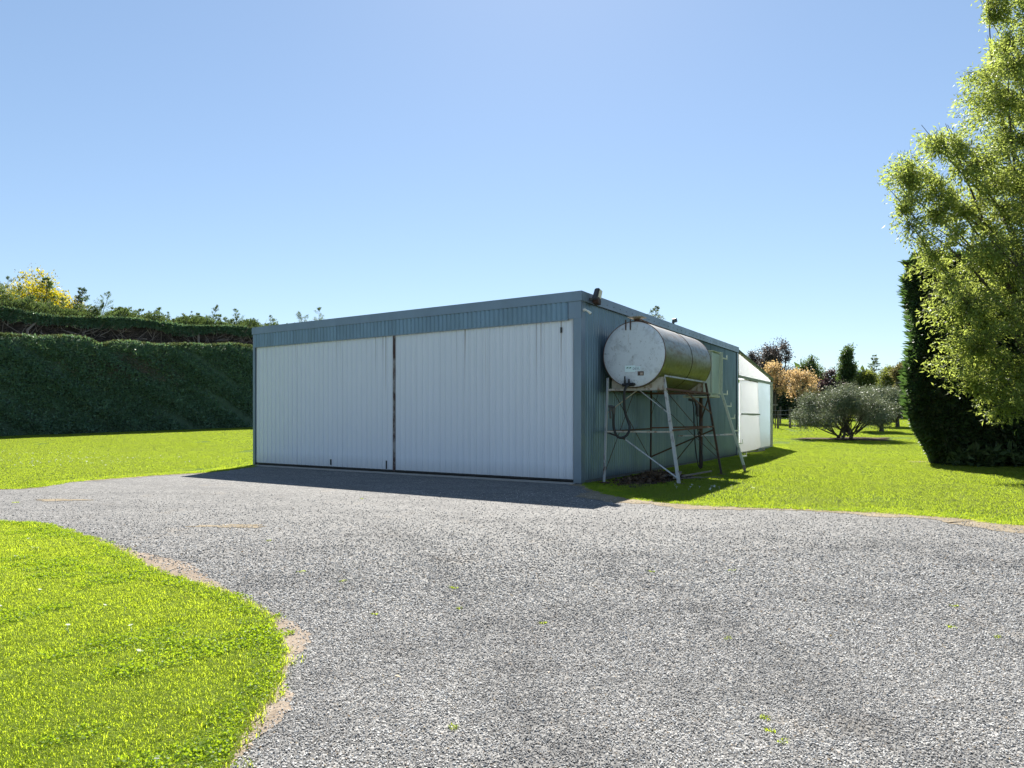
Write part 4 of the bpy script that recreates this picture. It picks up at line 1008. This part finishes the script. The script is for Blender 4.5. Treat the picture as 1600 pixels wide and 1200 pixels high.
for i in range(340):
    a = rnd.uniform(A0, A1); z0 = float(front_top(np.array([a]))[0]) + rnd.uniform(-.1, .9); p = Vector(hpt(a, B1 - rnd.uniform(.0, .5), z0))
    d = HD * rnd.uniform(-1, 1) + Vector((0, 0, rnd.uniform(-.1, .9))) + HM * rnd.uniform(-.1, .35); d.normalize(); ln = rnd.uniform(.4, 1.5)
    q = p + d * ln * .5 + HD * rnd.uniform(-.1, .1); mb.tube([p, q, p + d * ln + Vector((0, 0, rnd.uniform(-.15, .15)))], [.028 * rnd.uniform(.5, 1.5), .018, .006], 4, False)
for i in range(5):
    a = [-4.5, -.3, 1.9, 12.1, 18][i]; z0 = float(front_top(np.array([a]))[0]) - .3; p = Vector(hpt(a, B1 - .1, z0))
    mb.tube([p, p + HD * rnd.uniform(-.2, .2) + Vector((0, 0, .8)), p + HD * rnd.uniform(-.6, .6) + Vector((0, 0, 1.5))], [.10, .07, .05], 6, False)
o = mb.build('bare_branches', M['dead'], ht); o['kind'] = 'stuff'
n = 5200; a = RNG.uniform(A0, A1, n); z = front_top(a) + RNG.uniform(-.1, 1.05, n); pp = hedge_pos(a, np.full(n, B1 - .15), z)
o = leaves('dead_twigs', pp, unit(HDn * RNG.normal(size=(n, 1)) + np.array([0, 0, .5]) + rdir(n) * .6), RNG.uniform(.2, .6, n), .016, M['dead_twigs'], ht); o['kind'] = 'stuff'
def frond_tree(base, height, rad, n_br, per, leaf, mat, parent, droop=.1, up=.5, top=0.0, name='crown', lean=None, thin=.3, seg=1.0, taperpow=.8):
    """conifer or leader: shoots set round a stem, feathered with small leaves"""
    base = np.array(base); lean = np.zeros(3) if lean is None else np.array(lean)
    f = RNG.uniform(0.02, 1, n_br) ** .85; th = RNG.uniform(0, 2 * np.pi, n_br)
    ln = rad * (1 - f) ** taperpow * RNG.uniform(.65, 1.15, n_br) + .06 * rad
    d = np.stack([np.cos(th), np.sin(th), up - droop + .4 * f], -1); d = unit(d)
    st = base + np.array([0, 0, 1.]) * (height * f)[:, None] + lean * (f ** 2)[:, None]
    t_ = RNG.uniform(.12, 1, (n_br, per)) ** .75
    pts = st[:, None] + d[:, None] * (ln[:, None] * t_)[..., None]; pts[..., 2] -= droop * (ln[:, None] * t_ ** 2) * .6
    pts = pts + RNG.normal(size=pts.shape) * (.05 * ln[:, None, None] + .012)
    D = unit(np.repeat(d[:, None], per, 1) + RNG.normal(size=pts.shape) * .55)
    L = leaf * RNG.uniform(.6, 1.4, (n_br, per))
    return leaves(name, pts.reshape(-1, 3), D.reshape(-1, 3), L.ravel(), (L * thin).ravel(), mat, parent)
# leading shoots that stand up out of the shelter hedge
lead_spec = [(-9, 1.4), (-7.5, 1.7), (-6, 1.3), (-4.6, 2.0), (-3.2, 1.3), (-2.2, 1.6), (-1.0, 1.2), (.2, 1.5), (1.2, 2.2), (2.2, 2.0), (3.1, 1.6), (4.2, 1.5), (5.3, 1.1), (6.3, 1.9), (7.1, .95), (8.0, 1.1), (8.9, .9), (9.9, 1.3), (10.6, 1.0), (11.4, 1.25),
             (12.0, .9), (12.9, 1.0), (13.7, 1.8), (14.6, 1.1), (15.4, 1.0), (16.1, 1.7), (17.0, 1.0), (18, .9), (19.0, 1.6), (20.5, 1.1), (22, 2.2), (23.0, 2.4), (24, 1.3), (25.5, 1.2)]
lead_spec += [(random.uniform(-15, 26), random.uniform(.6, 1.25)) for _ in range(110)]
for i, (a, hh) in enumerate(lead_spec):
    p = hpt(a, B1 - 1.2 - random.uniform(0, 1.2), float(back_top(np.array([a]))[0]) - .35); ln = [random.uniform(-.5, .9), random.uniform(-.3, .3), 0]
    lo = frond_tree(p, hh + .2, .30 + .36 * hh, int(8 + hh * 8), 64, .095, M['midgreen' if i % 4 == 1 else 'hedge'], ht, .28, 1.05, name='leader', lean=ln, thin=.20, taperpow=.55)
    mb = MB(); q = Vector(p); mb.tube([q, q + Vector((ln[0] * .25, ln[1] * .25, hh * .5)), q + Vector((ln[0], ln[1], hh + .15))], [.035, .022, .006], 4, False); mb.build('stem', M['bark'], lo)
n = 24000; a = RNG.uniform(A0, A1, n); b = RNG.uniform(-4.4, B1 - .3, n); hh = .80 * (.55 + .45 * np.sin(a * 2.1 + np.sin(a * .7) * 2)) + np.where(a < 2.5, .55, 0.)
z = back_top(a) + hh * RNG.uniform(0, 1, n) ** .7; sprigs('young_shoots', hedge_pos(a, b, z), np.broadcast_to(np.array([.25, 0, 1.]), (n, 3)), .16, .26, M['hedge'], ht, .55, 3)

# --- deciduous crown from lobes: limbs to the lobes, twigs, leaves
def lobe_tree(name, label, cat, base, trunk_r, lobes, leaf, n_tw, per, mat, group=None, trunks=None, tw_len=.5, droop=.15, thin=.38, bark_m='bark', shell=.55, twig_r=.008, clus=.35):
    root = empty(name, base, 0, label, cat, group); B = np.array(base)
    vol = np.array([l[1][0] * l[1][1] * l[1][2] for l in lobes]); pk = RNG.choice(len(lobes), n_tw, p=vol / vol.sum())
    Cn = np.array([l[0] for l in lobes])[pk]; Rd = np.array([l[1] for l in lobes])[pk]
    u = rdir(n_tw); r = RNG.uniform(shell ** 3, 1, n_tw) ** (1 / 3.)
    tip = Cn + u * Rd * r[:, None] - B
    # limbs
    mb = MB(); limb_pts = []
    tr = trunks or [((0, 0, 0), None)]
    for k, (c, rd) in enumerate(lobes):
        c = np.array(c) - B; b0 = np.array(tr[k % len(tr)][0]); h0 = c[2] * (.15 if len(tr) > 1 else .35)
        fork = b0 + np.array([(c[0] - b0[0]) * .12, (c[1] - b0[1]) * .12, h0])
        for j in range(4 if len(lobes) < 9 else 3):
            e = c + rdir(1)[0] * np.array(rd) * .8; m = fork + (e - fork) * .5 + rdir(1)[0] * .08 * np.linalg.norm(e - fork) + np.array([0, 0, .06 * np.linalg.norm(e - fork)])
            pts = [fork, fork + (m - fork) * .5 + rdir(1)[0] * .03, m, m + (e - m) * .55 + rdir(1)[0] * .05 * np.linalg.norm(e - m), e]
            rr = trunk_r * (.42 if len(lobes) < 15 else .26); mb.tube(pts, [rr, rr * .8, rr * .55, rr * .32, rr * .1], 6, False); 
            for q in range(4):
                for f in (0, .5): limb_pts.append(np.array(pts[q]) * (1 - f) + np.array(pts[q + 1]) * f)
    o_l = mb.build('limbs', M[bark_m], root, True)
    mb = MB(); hmax = max(c[2] for c, _ in lobes) - B[2]
    for (b0, _) in tr:
        b0 = Vector(b0); top = b0 + Vector((random.uniform(-.1, .1), random.uniform(-.1, .1), hmax * (.55 if len(tr) == 1 else .2)))
        mb.tube([b0 + Vector((0, 0, -.15)), b0 + Vector((0, 0, .12 * hmax * .5)), mid(b0, top, .5) + Vector((random.uniform(-.06, .06), 0, 0)), top], [trunk_r * 1.35, trunk_r, trunk_r * .8, trunk_r * .4], 9, False)
    mb.build('trunk', M[bark_m], root, True)
    LP = np.array(limb_pts); ne = np.zeros(n_tw, int)
    for k in range(0, n_tw, 500):
        ne[k:k + 500] = np.argmin(((tip[k:k + 500, None] - LP[None]) ** 2).sum(-1), 1)
    stt = LP[ne]; d = tip - stt; ll = np.linalg.norm(d, axis=1)
    # twigs as thin three-sided tapering tubes
    if twig_r:
        mid_ = stt + d * .55 + rdir(n_tw) * (ll * .1)[:, None] + np.array([0, 0, .06]) * ll[:, None]
        ring = []
        for P_, rr in ((stt, twig_r), (mid_, twig_r * .7), (tip, twig_r * .3)):
            for k in range(3):
                a = 2 * math.pi * k / 3; x_ = unit(np.cross(d, np.array([.3, .9, .2]))); y_ = unit(np.cross(d, x_)); ring.append(P_ + (x_ * math.cos(a) + y_ * math.sin(a)) * rr)
        V = np.stack(ring, 1).reshape(-1, 3); f0 = np.array([(k, (k + 1) % 3, 3 + (k + 1) % 3, 3 + k) for k in range(3)] + [(3 + k, 3 + (k + 1) % 3, 6 + (k + 1) % 3, 6 + k) for k in range(3)])
        Fq = (np.arange(n_tw)[:, None, None] * 9 + f0[None]).reshape(-1, 4); o = link('twigs', np_mesh('twigs', V, Fq, M[bark_m]), root); o['kind'] = 'stuff'
    # leaves round the outer end of each twig
    t_ = RNG.uniform(0, 1, (n_tw, per)); back = unit(d) * np.minimum(ll, tw_len)[:, None]
    pts = tip[:, None] - back[:, None] * t_[..., None] + RNG.normal(size=(n_tw, per, 3)) * clus * tw_len * .5
    pts[..., 2] -= droop * (1 - t_) * tw_len
    D = unit(unit(d)[:, None] * .6 + RNG.normal(size=pts.shape) * .6 + np.array([0, 0, -droop]))
    L = leaf * RNG.uniform(.6, 1.35, (n_tw, per))
    leaves('crown', pts.reshape(-1, 3), D.reshape(-1, 3), L.ravel(), (L * thin).ravel(), mat, root)
    return root

# --- the big leafy tree that hangs in from the right
TX, TY = 13.7, 16.2
def lobe_px(px, py, rx, ry, d):
    p = P(px, py, d); k = d / F; return ((p.x, p.y, p.z), (rx * k, (rx + ry) * .5 * k * 1.15, ry * k))
wl_lobes = [lobe_px(*q) for q in ((1472, 272, 82, 72, 15.8), (1428, 268, 46, 52, 15.6), (1444, 335, 48, 48, 15.6), (1452, 212, 36, 24, 15.7), (1572, 130, 70, 88, 16), (1590, 22, 46, 56, 16.3), (1548, 300, 72, 90, 15.9),
            (1498, 400, 72, 68, 15.5), (1502, 490, 58, 66, 15.2), (1494, 560, 46, 50, 15), (1562, 520, 78, 78, 14.8), (1572, 612, 42, 50, 14.5), (1622, 560, 60, 78, 14.6), (1620, 400, 90, 100, 15.8), (1640, 250, 100, 110, 16.3),
            (1680, 80, 110, 120, 16.6), (1665, -80, 110, 100, 16.6), (1604, -40, 62, 56, 16.3), (1700, 450, 90, 120, 15.5), (1760, 280, 90, 150, 16.6))]
lobe_tree('leafy_tree', 'big feathery yellow green tree overhanging the dark hedge beside the lawn', 'tree', (TX, TY, 0), .20, wl_lobes, .098, 4700, 42, M['willow'], None, None, .52, .25, .30, 'bark', .12, .005, .26)

# --- tall clipped conifer block behind it
cy = empty('conifer_hedge', (14.875, 19.72, 0), 0, 'tall near black clipped conifer hedge with a rounded end behind the leafy tree', 'hedge')
CB = np.array([17.5, 23.2, 0]); CH = 6.55
def cy_surface(n):
    """points and normals on the block: x from 12.6 to 27, y from 21.4 to 25"""
    z = CH * RNG.uniform(0, 1, n); th = RNG.uniform(0, 1, n); x0 = 12.75 + .95 * np.clip(1 - z / 1.7, 0, 1) ** 2.0 + .10 * np.sin(z * 1.9); tuck = .9 * np.clip(1 - z / 1.5, 0, 1) ** 2
    Pp = np.zeros((n, 3)); Nn = np.zeros((n, 3))
    # front face
    f = th < .62; k = f.sum(); Pp[f, 0] = x0[f] + .8 + RNG.uniform(0, 1, k) * (27 - x0[f] - .8); Pp[f, 1] = 21.4 + tuck[f]; Nn[f] = (0, -1, .15)
    # rounded corner and left end
    c = (th >= .62) & (th < .80); k = c.sum(); a = RNG.uniform(0, math.pi / 2, k); Pp[c, 0] = x0[c] + .8 - .8 * np.cos(a); Pp[c, 1] = 22.2 - .8 * np.sin(a) + tuck[c]; Nn[c, 0] = -np.cos(a); Nn[c, 1] = -np.sin(a)
    e = th >= .80; k = e.sum(); Pp[e, 0] = x0[e]; Pp[e, 1] = 22.2 + tuck[e] * .5 + RNG.uniform(0, 1, k) * 2.6; Nn[e] = (-1, 0, .1)
    Pp[:, 0] += (Pp[:, 1] - 21.4) * .62 * (Pp[:, 0] < x0 + 1.6); Pp[:, 2] = z; return Pp, unit(Nn)
pp, nn = cy_surface(26000); pp += nn * bumpy(pp, .035, 2.2)[:, None]
sprigs('foliage', pp - CB, nn, .19, .36, M['cypress'], cy, .8, 3, .5)
n = 3500; yy = RNG.uniform(21.5, 24.8, n); pp = np.stack([RNG.uniform(12.8 + (yy - 21.4) * .62, 27), yy, np.full(n, CH)], -1); sprigs('foliage', pp - CB, np.broadcast_to(np.array([0, 0, 1.]), (n, 3)), .2, .34, M['hedge_top'], cy, .7, 3)
k = 170; z = RNG.uniform(1.5, CH, k); yy = RNG.uniform(22., 24.6, k); pp = np.stack([12.72 + .1 * np.sin(z * 1.9) + (yy - 21.4) * .62, yy, z], -1); sprigs('shoots', pp - CB, np.broadcast_to(np.array([-1., -.1, .25]), (k, 3)), .38, .20, M['cypress'], cy, .22, 4)['kind'] = 'stuff'
vs = []; fs = []; zs = np.linspace(0, CH - .08, 16)
for z in zs:
    x0 = 12.9 + .95 * max(0, 1 - z / 1.7) ** 2; tk = .9 * max(0, 1 - z / 1.5) ** 2
    ring = [(27, 21.55 + tk), (x0 + .9, 21.55 + tk), (x0 + .3, 21.8 + tk), (x0 + .6, 22.4 + tk), (x0 + 2.1, 24.7), (x0 + 2.5, 24.9), (27, 24.9)]; vs += [np.array((a, b, z)) - CB for a, b in ring]
for i in range(15):
    for j in range(7): fs.append((i * 7 + j, i * 7 + (j + 1) % 7, (i + 1) * 7 + (j + 1) % 7, (i + 1) * 7 + j))
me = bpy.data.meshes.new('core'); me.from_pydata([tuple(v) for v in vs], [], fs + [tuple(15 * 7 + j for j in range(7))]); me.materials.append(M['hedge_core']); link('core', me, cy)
n = 900; pp = np.stack([RNG.uniform(14, 24, n), RNG.uniform(20.9, 21.9, n), RNG.uniform(.05, .5, n) ** 1.0], -1); sprigs('low_growth', pp - CB, np.broadcast_to(np.array([-.3, -.8, .3]), (n, 3)), .3, .3, M['hedge'], cy, .8, 3)

cy.scale = (.85, .85, .88)                 # built at full size above, stands a little smaller and nearer

# --- olive trees on the right lawn
def olive(px, by, d, wpx, hpx, label, nt=900, stems=4):
    x = (px - 800) / F * d; g_ = float(gz(x, d)); hw = wpx / F * d / 2; top = HC + (HOR - hpx) * d / F - g_; sp = []
    n = 12
    for i in range(n):
        a = 2 * math.pi * i / n; q = .50 + .26 * math.sin(2.7 * a + px); sp.append(((x + hw * (q + .12) * math.cos(a), d + hw * q * math.sin(a), g_ + top * (.58 + .15 * math.sin(3.3 * a + px * .7) - .12 * max(0, -math.cos(a)))), (hw * .30, hw * .30, top * (.20 + .06 * math.sin(5 * a)))))
    sp += [((x, d, g_ + top * .72), (hw * .6, hw * .55, top * .27))]
    tr = [((.34 * math.cos(k * 2.1), .25 * math.sin(k * 2.1), 0), None) for k in range(stems)]
    return lobe_tree('olive_tree', label, 'olive tree', (x, d, g_), .085 if stems > 1 else .12, sp, .085, nt, 30, M['olive'], 'olive trees on the right lawn', tr, .42, .08, .36, 'bark', .35, .006, .6)
olive(1319, 684, 33.0, 148, 597, 'widest olive tree, with several spreading stems in a mulch bed', 1350, 4)
olive(1368, 672, 38.5, 84, 602, 'middle olive tree, partly hidden by the widest one', 1300, 1)
olive(1394, 668, 42.5, 60, 603, 'smallest looking olive tree, close beside the dark clipped hedge', 1000, 1)

# --- trees beyond the fence
def bg_tree(name, label, px, top_y, wpx, d, mat, base_f=.12, n_tw=420, per=26, leaf=.17, thin=.45, shape='round', seed=0, bark_m='bark', twig=.012):
    x = (px - 800) / F * d; g_ = float(gz(x, d)); ht_ = HC + (HOR - top_y) * d / F - g_; hw = wpx / F * d / 2; rg = random.Random(seed + px); lob = []
    if shape == 'round': 
        for i in range(9):
            f = rg.uniform(.35, .86); r = hw * (1 - abs(f - .5) * 1.1) * rg.uniform(.35, .75); a = rg.uniform(0, 6.28)
            lob.append(((x + r * math.cos(a), d + r * math.sin(a), g_ + ht_ * f), (hw * .45, hw * .45, ht_ * .14)))
    elif shape == 'upright':
        for i in range(9):
            f = .25 + .68 * i / 8; r = hw * .45 * (1 - .55 * f); a = i * 2.4
            lob.append(((x + r * math.cos(a), d + r * math.sin(a), g_ + ht_ * f), (hw * .62 * (1.15 - f * .7), hw * .6 * (1.15 - f * .7), ht_ * .13)))
    else:                                   # layered
        for i in range(20):
            f = .52 + .46 * i / 19; r = hw * rg.uniform(.15, 1.0) * (1.15 - .85 * max(0, f - .6)); a = i * 2.4 + rg.uniform(-.5, .5)
            lob.append(((x + r * math.cos(a), d + r * math.sin(a), g_ + ht_ * f), (hw * .36, hw * .36, ht_ * .028)))
    lob.append(((x, d, g_ + ht_ * .9), (hw * .3, hw * .3, ht_ * .1)))
    return lobe_tree(name, label, 'tree', (x, d, g_), .03 * ht_, lob, leaf, n_tw, per, mat, None, None, .6, .1, thin, bark_m, .25, twig, .5)
bg_tree('purple_tree', 'tallest dark purple grey tree rising behind the orange trees', 1217, 527, 84, 58, M['greyleaf'], n_tw=620, per=18, leaf=.16, seed=2)
bg_tree('dark_tree', 'sparse grey tree directly behind the greenhouse roof', 1176, 546, 64, 61, M['greyleaf'], n_tw=480, per=18, leaf=.16, seed=3)
bg_tree('maple_tree', 'orange leaved maple right beside the greenhouse', 1206, 566, 42, 47, M['orange'], n_tw=210, per=17, leaf=.13, shape='layer', seed=4)
bg_tree('maple_tree', 'orange leaved maple above the wire fence posts', 1252, 577, 48, 46, M['orange'], n_tw=210, per=17, leaf=.13, shape='layer', seed=8)
bg_tree('broadleaf_tree', 'mid green tree showing between the orange maple and the upright tree', 1270, 551, 46, 60, M['midgreen'], n_tw=420, seed=5)
bg_tree('upright_tree', 'upright green tree with a pointed top behind the widest olive', 1322, 541, 46, 57, M['midgreen'], n_tw=620, shape='upright', seed=6)
bg_tree('plum_tree', 'dark plum coloured bush behind the left half of the widest olive', 1298, 576, 54, 53, M['purple'], n_tw=420, seed=7)
bg_tree('broadleaf_tree', 'yellow green bushy tree behind the middle olive', 1350, 577, 50, 55, M['limegreen'], n_tw=420, seed=9)
bg_tree('broadleaf_tree', 'yellow green bushy tree just left of the dark clipped hedge', 1388, 571, 56, 58, M['limegreen'], n_tw=420, seed=10)
bg_tree('broadleaf_tree', 'brownish green tree peeping out at the edge of the dark clipped hedge', 1408, 566, 50, 54, M['browngreen'], n_tw=420, seed=11)
bg_tree('broadleaf_tree', 'green tree low between the plum bush and the orange maple', 1284, 580, 44, 62, M['midgreen'], n_tw=360, seed=12)
def conifer(label, px, top_y, wpx, d, mat, name='conifer_tree'):
    x = (px - 800) / F * d; g_ = float(gz(x, d)); ht_ = HC + (HOR - top_y) * d / F - g_; root = empty(name, (x, d, g_), 0, label, 'conifer')
    mb = MB(); mb.tube([(0, 0, -.1), (0, 0, ht_ * .5), (0, 0, ht_)], [.02 * ht_, .012 * ht_, .01], 6); mb.build('trunk', M['bark'], root, True)
    frond_tree((0, 0, ht_ * .08), ht_ * .92, wpx / F * d / 2, int(22 * ht_), 30, .12, mat, root, .25, .25, thin=.34); return root
conifer('dark conifer with a pointed top behind the middle olive', 1366, 556, 54, 57, M['hedge'])
conifer('conifer whose tip shows above the side roof of the shed', 1024, 480, 110, 62, M['hedge'])
conifer('dark conifer standing in front of the yellow tree above the left hedge', 73, 436, 120, 44, M['midgreen'])
conifer('bluish dark conifer just right of the yellow tree', 128, 450, 100, 47, M['cypress'])
bg_tree('yellow_tree', 'bright yellow leaved tree rising above the left hedge', 56, 416, 205, 46, M['yellow'], n_tw=1300, per=26, leaf=.16, seed=21)
# dark shrubbery behind the fence
for i, (px, ty, wp, d, lb) in enumerate(((1215, 606, 60, 56, 'dark shrub below the orange maple nearest the greenhouse'), (1245, 608, 50, 57, 'dark shrub below the orange maple above the fence'), (1180, 600, 70, 57, 'dark shrub hidden behind the greenhouse end'))):
    x = (px - 800) / F * d; g_ = float(gz(x, d)); ht_ = HC + (HOR - ty) * d / F - g_; hw = wp / F * d / 2
    lobe_tree('dark_shrub', lb, 'shrub', (x, d, g_), .06, [((x + k * hw * .45, d, g_ + ht_ * (.3 + .25 * ((j + 1) % 2))), (hw * .55, hw * .5, ht_ * .36)) for j, k in enumerate((-1, -.3, .4, 1))], .2, 420, 22, M['cypress'], 'dark shrubs behind the fence', None, .4, .1, .45, 'bark', .2, .01, .6)
x, d = (1262 - 800) / F * 44, 44.; g_ = float(gz(x, d))
lobe_tree('small_shrub', 'small round blue green shrub on the grass beside the last fence post', 'shrub', (x, d, g_), .03, [((x, d, g_ + .45), (.6, .5, .45)), ((x + .4, d, g_ + .35), (.4, .4, .35))], .12, 160, 20, M['hedge'], None, None, .2, .05, .45, 'bark', .2, .006, .6)
# far belt of trees that closes the view
xs, ys, zs, rr = [], [], [], []
for i in range(210):
    a = RNG.uniform(-1.0, 1.05); d = RNG.uniform(92, 120); cx = a * d; cy_ = d; g_ = float(gz(cx, cy_)); hh = RNG.uniform(3.5, 6.5); n = 150
    u = rdir(n); u[:, 2] = np.abs(u[:, 2]); xs.append(cx + u[:, 0] * 2.6); ys.append(cy_ + u[:, 1] * 2.2); zs.append(g_ + hh * (.12 + .88 * u[:, 2] * RNG.uniform(.7, 1.05, n)))
pp = np.stack([np.concatenate(xs), np.concatenate(ys), np.concatenate(zs)], -1); n = len(pp)
o = leaves('distant_trees', pp, rdir(n) + np.array([0, 0, .4]), RNG.uniform(.6, 1.3, n), .55, M['midgreen']); tag(o, kind='stuff')

# ------------------------------------------------------------------ wire fence beyond the olives
fx, fd = (1232 - 800) / F * 41, 41.
fence = empty('wire_fence', (fx, fd, float(gz(fx, fd))), 0, 'wooden post and wire fence between the greenhouse and the olive trees', 'fence'); FO = np.array(fence.location)
tops = []
for px, d, hh, r in ((1185, 40.5, 1.25, .07), (1211.5, 41, 2.0, .035), (1215.5, 41, 1.1, .07), (1219, 46, 1.2, .07), (1234.5, 41.6, 1.28, .085), (1250, 42, 1.65, .075), (1278, 42.6, 1.25, .07), (1306, 43.2, 1.25, .07)):
    x = (px - 800) / F * d; g_ = float(gz(x, d)); b = Vector((x, d, g_)) - Vector(FO); mb = MB(); mb.tube([b + Vector((0, 0, -.2)), b + Vector((random.uniform(-.03, .03), 0, hh))], [r, r * .9], 8)
    mb.build('post', M['post'], fence, True)
    if d != 46: tops.append((b, hh))
for zz in (1.12, .86, .6, .34):
    mb = MB()
    for (p, h1), (q, h2_) in zip(tops[:-1], tops[1:]): mb.tube([p + Vector((0, -.07, zz)), mid(p, q) + Vector((0, -.07, zz - .03)), q + Vector((0, -.07, zz))], .007, 4, False)
    mb.build('wire', M['wire'], fence)
x, d = (1207 - 800) / F * 41, 41.; b = Vector((x - .1, d, float(gz(x, d)) + 1.45)) - Vector(FO); mb = MB(); mb.bar(b, b + Vector((.42, 0, .0)), .05, .1); mb.build('sign_board', M['timber'], fence)

# ------------------------------------------------------------------ small weeds in the gravel
wd = [blade_proto('weed_tuft', 34, .05, .01, .03, .008, 60 + i) for i in range(3)]
for i, (px, py) in enumerate(((848, 976), (535, 910), (705, 920), (711, 921), (1138, 1000), (1486, 982), (1490, 949), (1558, 998), (708, 1140), (1204, 1146), (1224, 1162), (1195, 1125), (585, 962), (470, 895), (420, 846), (1018, 895), (1145, 893), (718, 953), (565, 780), (24, 786))):
    g_ = G(px, py); o = link('weed_tuft', wd[i % 3], None, (g_.x, g_.y, .008), (0, 0, i)); o.scale = (.35 + .1 * g_.y * (.5 + .2 * (i % 3)), .4, .5); tag(o, 'tiny green weed tuft growing in the gravel drive', 'weed', 'small weeds in the gravel drive')
print('stones', n_stones, 'tris', sum(len(m.polygons) for m in bpy.data.meshes) * 2)
